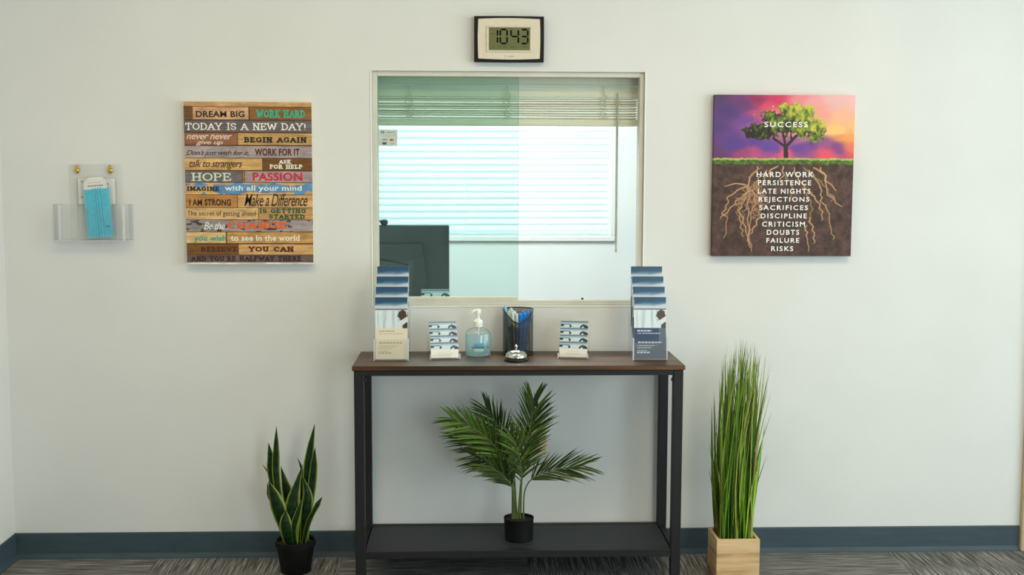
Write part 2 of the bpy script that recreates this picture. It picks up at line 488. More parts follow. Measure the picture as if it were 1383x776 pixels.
# door casing where the baseboard ends
m = MB(); m.bbox(2.03, 2.10, -.02, 0, 0, 2.12, .004); m.bbox(2.96, 3.03, -.02, 0, 0, 2.12, .004); m.bbox(2.10, 2.96, -.02, 0, 2.05, 2.12, .004)
door = struct(m.build('door_1', pm('door_casing', col(196, 172, 140), .5, var=.04)))
MB().bbox(2.11, 2.95, -.008, 0, .01, 2.045, .003).build('door_leaf', pm('door_wood', col(150, 108, 70), .5, var=.08, stretch=(8, 1, .6), scale=6), door)
m = MB(); m.tube([(2.18, -.008, 1.0), (2.18, -.05, 1.0), (2.29, -.055, 1.0)], .009, 10); m.build('handle', pm('satin_steel', col(170, 170, 168), .3, metal=1), door)

# service window: frame, two sliding panes
M_alu = pm('beige_window_frame', col(214, 209, 197), .45, var=.03, scale=12, spec=.4)
M_gl1 = clear_mat('green_tinted_glass', (.80, .915, .89), .04)
M_gl2 = clear_mat('clear_glass', (.945, .98, .975), .02)
win = MB()
fw = .0185
win.bbox(WX0, WX0 + fw, .012, .082, WZ0, WZ1, .0015); win.bbox(WX1 - .0155, WX1, .012, .082, WZ0, WZ1, .0015)
win.bbox(WX0 + fw, WX1 - .0155, .012, .082, WZ1 - fw, WZ1, .0015)
win.bbox(WX0 + fw, WX1 - .0155, .012, .082, WZ0, WZ0 + .010, .0015)
win.box(WX0 + fw, WX1 - .0155, .012, .016, WZ0 + .010, WZ0 + .017); win.box(WX0 + fw, WX1 - .0155, .045, .049, WZ0 + .010, WZ0 + .017)
window = struct(win.build('window_1', M_alu))
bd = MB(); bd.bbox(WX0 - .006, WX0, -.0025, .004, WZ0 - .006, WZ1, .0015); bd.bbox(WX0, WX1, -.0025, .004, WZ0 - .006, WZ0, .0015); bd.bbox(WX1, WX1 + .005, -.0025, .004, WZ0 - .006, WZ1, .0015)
bd.build('lit_edge_strip', M_white, window)  # white strips stand in for drywall edges catching the light
MB().box(WX0 + fw, .0958, .027, .033, WZ0 + .030, WZ1 - fw).build('sliding_pane', M_gl1, window)
MB().bbox(WX0 + fw, .0958, .022, .038, WZ0 + .012, WZ0 + .031, .002).build('pane_rail', M_alu, window)
MB().box(.0945, WX1 - .0155, .058, .064, WZ0 + .012, WZ1 - fw).build('sliding_pane', M_gl2, window)
M_rub = pm('dark_rubber', col(60, 66, 66), .6)
MB().bbox(.335, .344, .050, .057, WZ0 + .016, WZ0 + .024, .002).build('pane_stop', M_rub, window)

# lobby window in the side wall
m = MB()
for y in (RY0, (RY0 + RY1) / 2 - .02, RY1 - .04): m.bbox(XR + .03, XR + .08, y, y + .04, RZ0, RZ1, .003)
for z in (RZ0, RZ1 - .04): m.bbox(XR + .03, XR + .08, RY0 + .04, RY1 - .04, z, z + .04, .003)
w2 = struct(m.build('window_2', M_white))
M_gl3 = clear_mat('window_glass', (.95, .99, .98), .02)
MB().box(XR + .052, XR + .058, RY0 + .04, RY1 - .04, RZ0 + .04, RZ1 - .04).build('window_pane', M_gl3, w2)
m = MB()
for x in (1.6, 2.42, 3.25): m.bbox(x, x + .05, YF - .09, YF - .03, .08, 2.3, .003)
for z in (.08, 2.25): m.bbox(1.65, 3.25, YF - .088, YF - .032, z, z + .05, .003)
w4 = struct(m.build('added_fill_window', M_white))  # unseen window added behind the camera to carry the frontal fill
MB().box(1.65, 3.25, YF - .063, YF - .057, .13, 2.25).build('window_pane', M_gl3, w4)
# office window with its trim
m = MB(); t = .034
m.bbox(OX0 - t, OX1 + t, YO - .018, YO, OZ0 - t, OZ0, .004); m.bbox(OX0 - t, OX1 + t, YO - .018, YO, OZ1, OZ1 + t, .004)
m.bbox(OX0 - t, OX0, YO - .018, YO, OZ0, OZ1, .004); m.bbox(OX1, OX1 + t, YO - .018, YO, OZ0, OZ1, .004)
w3 = struct(m.build('window_3', M_white))
MB().box(OX0, OX1, YO + .085, YO + .091, OZ0, OZ1).build('window_pane', M_gl3, w3)

# ------------------------------------------------------------------ blinds
def translucent(name, c, f):
    m, nt, b = new_mat(name); L = nt.links
    no = N(nt, 'ShaderNodeTexNoise'); no.inputs['Scale'].default_value = 20
    r = N(nt, 'ShaderNodeValToRGB'); r.color_ramp.elements[0].color = [x * .96 for x in c[:3]] + [1]; r.color_ramp.elements[1].color = c
    L.new(no.outputs['Fac'], r.inputs[0]); L.new(r.outputs[0], b.inputs['Base Color']); b.inputs['Roughness'].default_value = .45
    tl = N(nt, 'ShaderNodeBsdfTranslucent'); L.new(r.outputs[0], tl.inputs[0])
    mx = N(nt, 'ShaderNodeMixShader'); mx.inputs[0].default_value = f
    L.new(b.outputs[0], mx.inputs[1]); L.new(tl.outputs[0], mx.inputs[2]); L.new(mx.outputs[0], nt.nodes['Material Output'].inputs['Surface'])
    return m
M_slat = translucent('white_blind_slat', col(232, 236, 236), .3)
fb = empty('window_blind', ((OX0 + OX1) / 2, YO + .03, OZ0), 'white closed horizontal blind glowing over the far office window', 'blind')
def local(root): return Vector(root.location)
def slat(m, x0, x1, yc, zc, half, ang, rise):
    for k in range(5):
        pass
    prof = []
    for k in range(6):
        s = -half + 2 * half * k / 5; bow = -.0045 * (1 - (s / half) ** 2)
        prof.append((yc + s * math.cos(ang) + bow * math.sin(ang), zc + s * math.sin(ang) - bow * math.cos(ang)))
    b = m.addv([(x0, y, z) for y, z in prof] + [(x1, y, z + rise) for y, z in prof])
    for k in range(5): m.face((b + k, b + k + 1, b + 6 + k + 1, b + 6 + k))
m = MB(); ox, oy, oz = fb.location
nsl = 25
for k in range(nsl):
    slat(m, OX0 + .01 - ox, OX1 - .008 - ox, .0, .048 + k * .0413, .0245, math.radians(60), .006 + .006 * max(0, 1 - k / 6))
m.build('slats', M_slat, fb, smooth=True)
MB().bbox(OX0 + .01 - ox, OX1 - .008 - ox, -.022, .022, .004, .02, .003).build('bottom_rail', M_slat, fb)
MB().bbox(OX0 + .005 - ox, OX1 - .005 - ox, -.028, .028, OZ1 - oz - .045, OZ1 - oz, .003).build('headrail', M_white, fb)
for x in (-.85, -.1, .62):
    MB().tube([(x - ox, -.026, .01), (x - ox, -.026, OZ1 - oz - .05)], .0012, 5).build('lift_cord', M_white, fb)

M_bl = pm('beige_blind', col(246, 234, 212), .45, var=.04, scale=10, stretch=(.2, 1, 8), spec=.4)
nb = empty('window_blind', ((WX0 + WX1) / 2, .125, WZ1), 'beige horizontal blind drawn up into a stack at the top of the service window', 'blind')
ox, oy, oz = nb.location
bx0, bx1 = WX0 + .006 - ox, WX1 - .011 - ox
m = MB()
m.bbox(bx0, bx1, -.026, .026, -.085, -.004, .002); m.build('headrail', M_bl, nb)
m = MB(); m.bbox(bx0, bx1, -.034, -.026, -.047, -.040, .002); m.build('headrail_lip', M_white, nb)
m = MB(); m.bbox(bx0, bx1, -.032, -.026, -.087, -.081, .002); m.build('headrail_lip', M_white, nb)
m = MB(); rng = random.Random(5)
for k in range(9):
    z = -.1655 + k * .0090; yy = rng.uniform(-.003, .003); tilt = Matrix.Rotation(rng.uniform(-.0025, .0025), 4, 'Y')
    m.bbox(bx0 + .002, bx1 - .002, yy - .025, yy + .025, z, z + (.0062 if k % 3 else .0050), .001, tilt)
m.build('slats', M_bl, nb)
MB().bbox(bx0, bx1, -.025, .025, -.193, -.168, .004).build('bottom_rail', M_bl, nb)
M_cord = pm('ivory_cord', col(226, 220, 200), .7)
for x in (-.3104, .0552, .4173):
    m = MB(); xx = x - ox; pts = [(xx, -.034, -.045), (xx + .003, -.036, -.07)]
    for s_ in (-1, 1):
        q = list(pts); 
        for k in range(16):
            q.append((xx + s_ * (  .008 + .008 * math.sin(k * 2.1 + s_)), -.033 - .004 * math.cos(k * 1.7), -.086 - k * .0052))
        m.tube(q, .0019, 5)
    m.build('lift_cord', M_cord, nb)
m = MB(); wx = .4681 - ox
m.tube([(wx, -.036, -.07), (wx, -.038, -.09), (wx + .001, -.038, -.65), (wx + .001, -.038, -.667)], [.002, .0036, .0036, .0045], 8)
m.build('tilt_wand', pm('grey_wand', col(182, 178, 164), .4), nb, smooth=True)

# ------------------------------------------------------------------ office things behind the glass
M_blackp = pm('black_plastic', col(26, 28, 30), .42, var=.08)
M_desk = pm('office_desk', col(150, 130, 105), .5, stretch=(.4, 6, 6), scale=8, var=.12)
dk = empty('desk', (-.35, .75, 0), 'office desk under the monitor behind the glass', 'desk')
MB().bbox(-.85, .85, -.35, .35, .70, .73, .004).build('desk_top', M_desk, dk)
for sx in (-1, 1):
    MB().bbox(sx * .82 - .015, sx * .82 + .015, -.33, .33, 0, .70, .003).build('leg', M_desk, dk)
ct = empty('counter_ledge', (.05, YB, .9), 'narrow ledge on the office side of the service window', 'counter')
MB().bbox(-.6, .62, .001, .17, .0, .022, .003).build('ledge_board', M_white, ct)
for x in (-.45, .45):
    MB().prism([(x - .01, -.12), (x + .01, -.12), (x + .01, 0), (x - .01, 0)], .001, .12).build('bracket', M_white, ct)

mo = empty('monitor', (-.44, .53, .73), 'dark computer monitor seen from behind through the tinted pane', 'monitor')
m = MB(); m.bbox(-.28, .27, -.012, .012, .10, .4965, .004)
m.prism([(-.2, .16), (.19, .16), (.16, .42), (-.17, .42)], -.035, -.012)
m.build('back_shell', pm('monitor_shell', col(58, 64, 66), .35, var=.1), mo)
MB().box(-.272, .262, .0121, .0135, .112, .488).build('screen', pm('screen_glass', col(12, 14, 18), .15), mo)
m = MB(); m.lathe([(.11, 0), (.11, .01), (.10, .014)], 0, 0.02, 32); m.bbox(-.03, .03, .005, .035, .012, .12, .003)
m.build('stand', M_blackp, mo)
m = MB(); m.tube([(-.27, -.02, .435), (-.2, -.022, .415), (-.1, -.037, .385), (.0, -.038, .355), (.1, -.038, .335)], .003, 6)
m.build('reflection_line', pm('reflection_black', col(8, 9, 10), .5), mo)  # dark tube stands in for a diagonal reflection over the monitor
wc = empty('webcam', (-.685, .53, 1.2265), 'small webcam clipped on top of the monitor', 'webcam')
m = MB(); m.bbox(-.012, .30, -.012, .012, 0, .006, .002); m.v = []; m.f = []; m.mi = []; m.c = []
m.bbox(.232, .262, -.016, .016, 0.0, .022, .006); m.bbox(.222, .252, -.018, -.013, .012, .02, .002)
m.build('camera_body', M_blackp, wc)

# ------------------------------------------------------------------ printed artwork
M_print = pm('canvas_printing', (1, 1, 1, 1), .55, var=.02, scale=300, attr='Col', bump=.08, bscale=900, spec=.3)
M_paper = pm('glossy_printing', (1, 1, 1, 1), .3, var=.01, scale=200, attr='Col', spec=.45)
INK = {}
def ink(r, g, b):
    if (r, g, b) not in INK: INK[(r, g, b)] = pm('printed_ink_%d' % len(INK), col(r, g, b), .55, var=.08, scale=120)
    return INK[(r, g, b)]

def plank_art(w=190, h=240):
    fx, fy = np.meshgrid(np.linspace(0, 1, w), np.linspace(0, 1, h))
    img = np.zeros((h, w, 3)); img[:] = (88, 60, 38)
    rows = [(0.0, .027, [(0, 1, (208, 160, 108))]),
            (.031, .107, [(0, .07, (120, 82, 48)), (.07, .505, (212, 165, 125)), (.515, 1, (140, 95, 52))]),
            (.113, .184, [(0, 1, (112, 100, 104))]), (.191, .263, [(0, .415, (148, 98, 72)), (.422, 1, (196, 155, 100))]),
            (.269, .339, [(0, 1, (170, 154, 154))]), (.345, .417, [(0, .605, (208, 165, 108)), (.612, 1, (116, 76, 36))]),
            (.424, .49, [(0, .445, (118, 108, 112)), (.452, .465, (180, 130, 75)), (.47, 1, (168, 150, 152))]),
            (.497, .568, [(0, 1, (212, 168, 112))]), (.572, .645, [(0, .405, (188, 132, 72)), (.412, 1, (212, 166, 110))]),
            (.65, .722, [(0, .57, (214, 174, 122)), (.572, 1, (198, 152, 92))]), (.728, .797, [(0, 1, (158, 146, 146))]),
            (.803, .869, [(0, .312, (220, 180, 128)), (.318, 1, (198, 150, 92))]), (.875, .94, [(0, .405, (126, 84, 40)), (.408, 1, (208, 162, 108))]),
            (.944, .988, [(0, 1, (112, 92, 88))]), (.99, 1.01, [(0, 1, (232, 220, 200))])]
    for i, (a, b, segs) in enumerate(rows):
        for j, (p, q, c) in enumerate(segs):
            k = (fy >= a) & (fy < b) & (fx >= p) & (fx <= q)
            g = fbm(fx * 9 + i * 7, fy * 170 + fbm(fx * 5, fy * 12, i) * 3, 10 + i * 3 + j) - .47
            g2 = fbm(fx * 14 + i, fy * 22, 40 + i) - .47
            shade = 1 + g * .42 + g2 * .28
            cc = np.array(c)[None, None, :] * shade[..., None]
            img[k] = cc[k]
    # weathered blue paint on the IMAGINE plank, dark weathering on the grey CHANGE plank
    n = fbm(fx * 10, fy * 26, 77)
    band = (fy > .497) & (fy < .568)
    bl = band & (np.abs(fy - .532) < .026 + (n - .45) * .07) & ((fx > .22) | (n > .46))
    img[bl] = (np.array((92, 138, 182))[None, :] * (.8 + .5 * fbm(fx * 16, fy * 60, 5)[bl][:, None]))
    cr = (fy > .728) & (fy < .797) & (fbm(fx * 16, fy * 60, 91) < .36)
    img[cr] = (70, 62, 66)
    return np.clip(img, 0, 255)

def tree_art(w=290, h=330):
    fx, fy = np.meshgrid(np.linspace(0, 1, w), np.linspace(0, 1, h))
    pts = [(0, 0, 85, 62, 95), (0, .2, 88, 62, 125), (0, .37, 100, 60, 110), (.2, .05, 105, 62, 118), (.2, .15, 115, 75, 150), (.15, .3, 90, 65, 140), (.3, .02, 150, 50, 95),
           (.35, .06, 225, 75, 110), (.28, .12, 190, 80, 130), (.45, .03, 205, 55, 100), (.5, .06, 235, 110, 110), (.4, .12, 240, 130, 130), (.25, .2, 150, 85, 160), (.6, .02, 235, 140, 150),
           (.7, .05, 240, 165, 165), (.85, .03, 240, 185, 185), (1, .03, 245, 190, 190), (.75, .12, 245, 160, 150), (.9, .13, 250, 185, 150), (1, .2, 252, 190, 130), (.85, .22, 255, 200, 125),
           (1, .32, 240, 125, 95), (.95, .28, 250, 165, 90), (.8, .305, 150, 85, 140), (.7, .31, 120, 70, 150), (.6, .33, 110, 70, 150), (.9, .33, 130, 70, 140), (.4, .31, 100, 70, 160),
           (.3, .355, 190, 80, 125), (.5, .365, 235, 90, 115), (.8, .372, 235, 85, 105), (1, .372, 225, 80, 100), (.2, .38, 165, 70, 115), (.05, .39, 100, 60, 100), (.3, .28, 95, 65, 150), (.1, .1, 85, 60, 120), (.45, .2, 190, 110, 150), (.6, .2, 240, 170, 140)]
    u = fx + .10 * (fbm(fx * 4 + fy * 6, fy * 12 - fx * 5, 3) - .47); v = fy + .07 * (fbm(fx * 5 + 9, fy * 22 + fx * 6, 8) - .47)
    num = np.zeros((h, w, 3)); den = np.zeros((h, w))
    for x, y, *c in pts:
        wt = 1 / (((u - x) ** 2 + (1.6 * (v - y)) ** 2) ** 1.7 + 1e-5); num += wt[..., None] * np.array(c); den += wt
    img = num / den[..., None]
    # canopy
    blobs = [(.5, .17, .21, .095), (.34, .225, .14, .062), (.66, .2, .12, .085), (.74, .225, .075, .055), (.55, .105, .13, .055), (.26, .245, .07, .035), (.66, .11, .07, .05), (.585, .06, .025, .017), (.72, .275, .035, .03), (.42, .14, .11, .06), (.69, .3, .022, .018), (.77, .27, .02, .02)]
    f = np.max([1 - ((fx - a) / rx) ** 2 - ((fy - b) / ry) ** 2 for a, b, rx, ry in blobs], axis=0)
    f = np.where(fy > .245, f - (fy - .245) * 9, f)
    hole = fbm(fx * 46, fy * 42, 21)
    k = (f + (hole - .47) * 2.4) > .2
    t = np.clip((fx - .34) / .5 * .75 + (.22 - fy) * 2.6 + (hole - .47) * 1.9, 0, 1)[..., None]
    dark, mid, yel = np.array((44, 40, 32)), np.array((104, 124, 48)), np.array((204, 196, 78))
    lc = np.where(t < .5, dark + (mid - dark) * t * 2, mid + (yel - mid) * (t - .5) * 2)
    img[k] = lc[k]
    for a, b, r in (((.515, .395), (.512, .315), .016), ((.512, .32), (.42, .265), .008), ((.512, .32), (.585, .25), .009), ((.51, .31), (.49, .24), .008), ((.55, .28), (.545, .22), .006), ((.5, .27), (.53, .22), .005)):
        d = seg_dist(fx, fy, a, b); img[d < r] = (58, 40, 44)
    # grass edge and soil
    edge = .393 + .008 * (fbm(fx * 40, fy * 2, 55) - .47)
    soil = fy > edge
    s1 = fbm(fx * 22, fy * 24, 60); s2 = fbm(fx * 60, fy * 62, 61)
    sc = np.array((78, 56, 50)) * (.45 + .75 * s1 + .5 * s2)[..., None]
    img[soil] = sc[soil]
    g = (fy > edge) & (fy < edge + .034 + .02 * (fbm(fx * 30, fy * 3, 65) - .47))
    gc = np.array((84, 112, 44)) * (.5 + s2[..., None]); img[g] = gc[g]
    g2 = (fy > edge - .004) & (fy < edge + .008); img[g2] = (np.array((176, 178, 96)) * (.75 + .5 * s2[..., None]))[g2]
    # roots
    T = lambda p: (p[0] * .000993 - .0465, .353 + p[1] * .00086)
    roots = [[(370, 105), (330, 160), (300, 185), (310, 220), (250, 260), (160, 320), (150, 380), (120, 440), (150, 480), (135, 620)], [(270, 235), (200, 225), (130, 245)], [(300, 240), (280, 330), (240, 420), (250, 520), (270, 610)],
             [(310, 250), (300, 400), (310, 560), (330, 715)], [(330, 270), (240, 330), (160, 420), (100, 480)], [(340, 280), (350, 380), (320, 440), (300, 640)], [(250, 440), (290, 570), (320, 690)], [(380, 470), (350, 540), (320, 590)],
             [(760, 110), (840, 150), (870, 215), (920, 250), (930, 275)], [(810, 110), (850, 170), (870, 290), (920, 340), (970, 390)], [(740, 130), (820, 250), (830, 350), (880, 420), (900, 540), (930, 630)], [(750, 300), (800, 350), (840, 450), (830, 490)],
             [(740, 470), (770, 540), (785, 620), (780, 660)], [(720, 530), (730, 600), (750, 715)], [(620, 110), (660, 190), (700, 240), (770, 310)], [(540, 100), (550, 150), (530, 200)], [(500, 100), (440, 150), (400, 230)], [(430, 130), (360, 200), (330, 270)],
             [(880, 300), (930, 330), (900, 350)], [(690, 250), (760, 380), (745, 500)], [(400, 230), (360, 300), (400, 380), (390, 440)], [(300, 180), (380, 110)], [(560, 160), (620, 260), (600, 340)], [(700, 110), (780, 180), (850, 240), (900, 310)]]
    rr = random.Random(3)
    for _ in range(34):
        x, y = rr.uniform(255, 400), rr.uniform(210, 420); p = [(x, y)]
        for _ in range(4): x += rr.uniform(-45, 35); y += rr.uniform(-5, 40); p.append((x, y))
        roots.append(p)
    for i, r in enumerate(roots):
        c = np.array((212, 164, 116)) * (1.0 if i < 18 else .8)
        r = [(v.x + 9 * math.sin(v.y * .11 + i), v.y) for v in catmull([(x, y, 0) for x, y in r], 4)]
        for j, (p, q) in enumerate(zip(r[:-1], r[1:])):
            d = seg_dist(fx, fy, T(p), T(q)); wd = (.0046 if i < 24 else .003) * (1 - .5 * j / len(r))
            a = np.clip((wd - d) / .003 + .5, 0, 1)[..., None] * .85
            img = img * (1 - a) + c * a
    return np.clip(img, 0, 255)

PX0, PX1, PZ0, PZ1 = -1.1163, -.6576, 1.1065, 1.6933
pl = empty('canvas_print', ((PX0 + PX1) / 2, 0, PZ0), 'canvas print of wooden planks covered in motivational phrases', 'wall art')
cx, cz = pl.location.x, pl.location.z
pw, ph = PX1 - PX0, PZ1 - PZ0
print_sheet('stretched_canvas', plank_art(), PX0 - cx, PX1 - cx, 0, ph, -.03, M_print, pl, depth=.0295, side=(236, 226, 206))
LT = [('DREAM BIG', 'bold', 0.094, 0.475, 0.056, 0.094, (46, 22, 22)), ('WORK HARD', 'slab', 0.564, 0.949, 0.048, 0.096, (50, 178, 148)), ('TODAY IS A NEW DAY!', 'serif', 0.01, 0.951, 0.128, 0.172, (238, 234, 228)),
      ('never never', 'oblique', 0.017, 0.375, 0.201, 0.229, (228, 205, 190)), ('give up', 'oblique', 0.091, 0.301, 0.235, 0.268, (228, 205, 190)), ('BEGIN AGAIN', 'slab', 0.466, 0.96, 0.213, 0.248, (34, 26, 20)),
      ("Don't just wish for it,", 'script', 0.013, 0.503, 0.295, 0.335, (48, 38, 40)), ('WORK FOR IT', 'bold', 0.551, 0.902, 0.284, 0.328, (84, 24, 28)), ('talk to strangers', 'script', 0.034, 0.452, 0.355, 0.414, (50, 32, 20)),
      ('ASK', 'slab', 0.737, 0.836, 0.352, 0.377, (240, 234, 222)), ('FOR HELP', 'slab', 0.664, 0.923, 0.382, 0.409, (240, 234, 222)), ('HOPE', 'serif', 0.047, 0.361, 0.434, 0.485, (214, 222, 204)), ('PASSION', 'bold', 0.53, 0.921, 0.432, 0.483, (206, 34, 62)),
      ('IMAGINE', 'slab', 0.012, 0.267, 0.518, 0.546, (28, 26, 46)), ('with all your mind', 'bold', 0.308, 0.915, 0.512, 0.553, (222, 236, 240)), ('I AM STRONG', 'bold', 0.029, 0.356, 0.596, 0.637, (52, 30, 14)), ('Make a Difference', 'script', 0.461, 0.96, 0.562, 0.64, (40, 30, 24)),
      ('The secret of getting ahead', 'sans', 0.01, 0.549, 0.668, 0.708, (70, 48, 30)), ('IS GETTING', 'slab', 0.579, 0.946, 0.653, 0.683, (34, 88, 66)), ('STARTED', 'slab', 0.654, 0.937, 0.689, 0.718, (34, 84, 62)), ('Be the', 'script', 0.139, 0.306, 0.738, 0.785, (242, 240, 238)),
      ('CHANGE', 'slab', 0.32, 0.795, 0.735, 0.779, (226, 98, 36)), ('you wish', 'bold', 0.06, 0.312, 0.819, 0.866, (44, 168, 136)), ('to see in the world', 'bold', 0.348, 0.893, 0.818, 0.855, (244, 232, 208)), ('BELIEVE', 'slab', 0.109, 0.401, 0.892, 0.923, (84, 26, 22)),
      ('YOU CAN', 'slab', 0.482, 0.846, 0.889, 0.923, (88, 28, 26)), ("AND YOU'RE HALFWAY THERE", 'slab', 0.03, 0.905, 0.948, 0.982, (52, 26, 34))]
for t, st, a, b, c, d, k in LT:
    lettering(t, st, PX0 - cx + a * pw, PX0 - cx + b * pw, ph * (1 - d), ph * (1 - c), -.0306, ink(*k), pl)

QX0, QX1, QZ0, QZ1 = .8117, 1.3316, 1.1368, 1.7286
pr = empty('canvas_print', ((QX0 + QX1) / 2, 0, QZ0), 'canvas print of a green tree with golden roots under the word SUCCESS', 'wall art')
cx, cz = pr.location.x, pr.location.z
pw, ph = QX1 - QX0, QZ1 - QZ0
print_sheet('stretched_canvas', tree_art(), QX0 - cx, QX1 - cx, 0, ph, -.03, M_print, pr, depth=.0295)
RT = [('SUCCESS', .3555, .6655, .1643, .1976), ('HARD WORK', 0.308, 0.716, 0.473, 0.506), ('PERSISTENCE', 0.319, 0.7, 0.525, 0.557), ('LATE NIGHTS', 0.32, 0.696, 0.578, 0.609), ('REJECTIONS', 0.327, 0.69, 0.629, 0.668), ('SACRIFICES', 0.331, 0.682, 0.681, 0.711),
      ('DISCIPLINE', 0.344, 0.675, 0.732, 0.763), ('CRITICISM', 0.355, 0.663, 0.783, 0.815), ('DOUBTS', 0.39, 0.623, 0.834, 0.866), ('FAILURE', 0.389, 0.625, 0.886, 0.916), ('RISKS', 0.425, 0.583, 0.937, 0.968)]
for t, a, b, c, d in RT:
    lettering(t, 'wide', QX0 - cx + a * pw, QX0 - cx + b * pw, ph * (1 - d), ph * (1 - c), -.0306, ink(244, 240, 236), pr)

# ------------------------------------------------------------------ wall clock
ck = empty('wall_clock', (.0573, 0, 1.8408), 'digital wall clock in a black frame above the service window', 'clock')
CX = lambda u: -.1277 + (u - 640.5) / 94.1 * .2553
CZ = lambda v: .1655 - (v - 21) / 63.1 * .1655
def bowed(x0, x1, z0, z1, bow, n=10):
    P = []
    for i in range(n): t = i / n; P.append((x0 + (x1 - x0) * t, z0 - bow * math.sin(PI * t)))
    for i in range(n): t = i / n; P.append((x1 + bow * .6 * math.sin(PI * t), z0 + (z1 - z0) * t))
    for i in range(n): t = i / n; P.append((x1 - (x1 - x0) * t, z1 + bow * math.sin(PI * t)))
    for i in range(n): t = i / n; P.append((x0 - bow * .6 * math.sin(PI * t), z1 - (z1 - z0) * t))
    return P
M_ckf = pm('black_clock_frame', col(20, 15, 13), .35, var=.1, spec=.3)
M_ckb = pm('champagne_clock_face', col(222, 210, 190), .38, var=.02, scale=60, spec=.5)
m = MB(); m.prism(bowed(-.1262, .1262, .0015, .164, .001), -.026, -.0005); m.prism(bowed(-.1235, .1235, .004, .1615, .0005), -.031, -.026)
m.build('frame', M_ckf, ck)
m = MB(); m.prism(bowed(-.1115, .111, .0125, .1535, .0032), -.034, -.031)
m.build('face', M_ckb, ck)
m = MB(); lx0, lx1, lz0, lz1 = CX(660.3), CX(715.2), CZ(68), CZ(37.2); e = .0085
for q in ((lx0 - e, lx1 + e, lz1, lz1 + e * .8), (lx0 - e, lx1 + e, lz0 - e * .8, lz0), (lx0 - e, lx0, lz0, lz1), (lx1, lx1 + e, lz0, lz1)):
    m.bbox(q[0], q[1], -.038, -.034, q[2], q[3], .002)
m.build('bezel', M_ckb, ck)
lcd = MB().box(lx0, lx1, -.0352, -.034, lz0, lz1).build('display', pm('olive_lcd', col(104, 106, 62), .35, var=.05, scale=20), ck)
def seg7(m, x0, x1, z0, z1, on, t=.0062):
    zm = (z0 + z1) / 2; g = .0012
    S7 = {'a': ((x0, z1), (x1, z1)), 'b': ((x1, zm), (x1, z1)), 'c': ((x1, z0), (x1, zm)), 'd': ((x0, z0), (x1, z0)), 'e': ((x0, z0), (x0, zm)), 'f': ((x0, zm), (x0, z1)), 'g': ((x0, zm), (x1, zm))}
    for k in on:
        (a, b), (c, d) = S7[k]; h = t / 2
        if a == c: P = [(a, b + g), (a + h, b + g + h), (a + h, d - g - h), (a, d - g), (a - h, d - g - h), (a - h, b + g + h)]
        else: P = [(a + g, b), (a + g + h, b - h), (c - g - h, b - h), (c - g, b), (c - g - h, b + h), (a + g + h, b + h)]
        m.poly([(x, -.0354, z) for x, z in P])
ux = lambda x: CX(655 + x * .0709); vz = lambda y: CZ(30 + y * .0709)
m = MB()
seg7(m, ux(238) - .02, ux(240), vz(405), vz(140), 'bc'); seg7(m, ux(292), ux(420), vz(405), vz(140), 'abcdef'); seg7(m, ux(495), ux(632), vz(405), vz(140), 'fgbc'); seg7(m, ux(685), ux(808), vz(405), vz(140), 'abgcd')
m.build('digits', pm('lcd_black', col(10, 14, 6), .6, spec=.1), ck)
M_faint = pm('lcd_faint', col(74, 80, 44), .5)
for a, b, c, d in ((95, 180, 232, 218), (140, 180, 478, 462), (240, 300, 478, 462), (350, 410, 478, 462), (470, 580, 478, 462), (700, 800, 478, 462)):
    MB().box(ux(a), ux(b), -.0355, -.0353, vz(c), vz(d)).build('indicator', M_faint, ck)
m = MB()
for a, b in ((375, 400), (445, 545)): m.box(ux(a), ux(b), -.0344, -.0339, vz(660), vz(645))
m.build('maker_mark', pm('grey_ink', col(158, 152, 140), .5), ck)

# ------------------------------------------------------------------ acrylic wall holder with mask packets
M_acr = clear_mat('clear_acrylic', (.99, .994, .994), .012, .012, col(240, 242, 250))
M_edge = clear_mat('acrylic_edge', (.97, .98, .99), .03, .5, col(250, 250, 255))
ah = empty('acrylic_wall_holder', (-1.4505, 0, 1.1905), 'clear acrylic pocket holder mounted on the wall with mask packets inside', 'wall holder')
x0, x1 = -.1365, .1365
m = MB(); m.box(-.088, .1, -.004, -.001, 0.004, .277); m.box(x0, x1, -.004, -.001, 0.004, .134)
m.build('back_panel', M_acr, ah)
MB().box(x0 + .004, x1 - .004, -.049, -.046, .004, .118).build('front_panel', M_acr, ah)
for a, b in ((x0, x0 + .004), (x1 - .004, x1)):
    MB().box(a, b, -.048, -.001, .004, .134).build('side_panel', M_acr, ah)
for a, b in ((x0 + .018, x0 + .026), (x1 - .026, x1 - .018)):
    MB().bbox(a, b, -.052, -.046, .004, .128, .002).build('lit_edge_bar', M_edge, ah)  # whitened bars stand in for the side panels' lit front edges
MB().box(x0, x1, -.049, -.001, 0, .004).build('tray', M_edge, ah)
M_gold = pm('brass', col(214, 176, 84), .3, metal=.9)
for x in (-1.5097 + 1.4505, -1.3899 + 1.4505):
    m = MB(); m.tube([(x, -.001, .256), (x, -.012, .256)], .009, 16); m.tube([(x, -.012, .256), (x, -.016, .256)], [.009, .005], 16)
    m.bbox(x - .005, x + .005, -.014, -.004, .244, .275, .003); m.build('brass_screw', M_gold, ah, smooth=True)

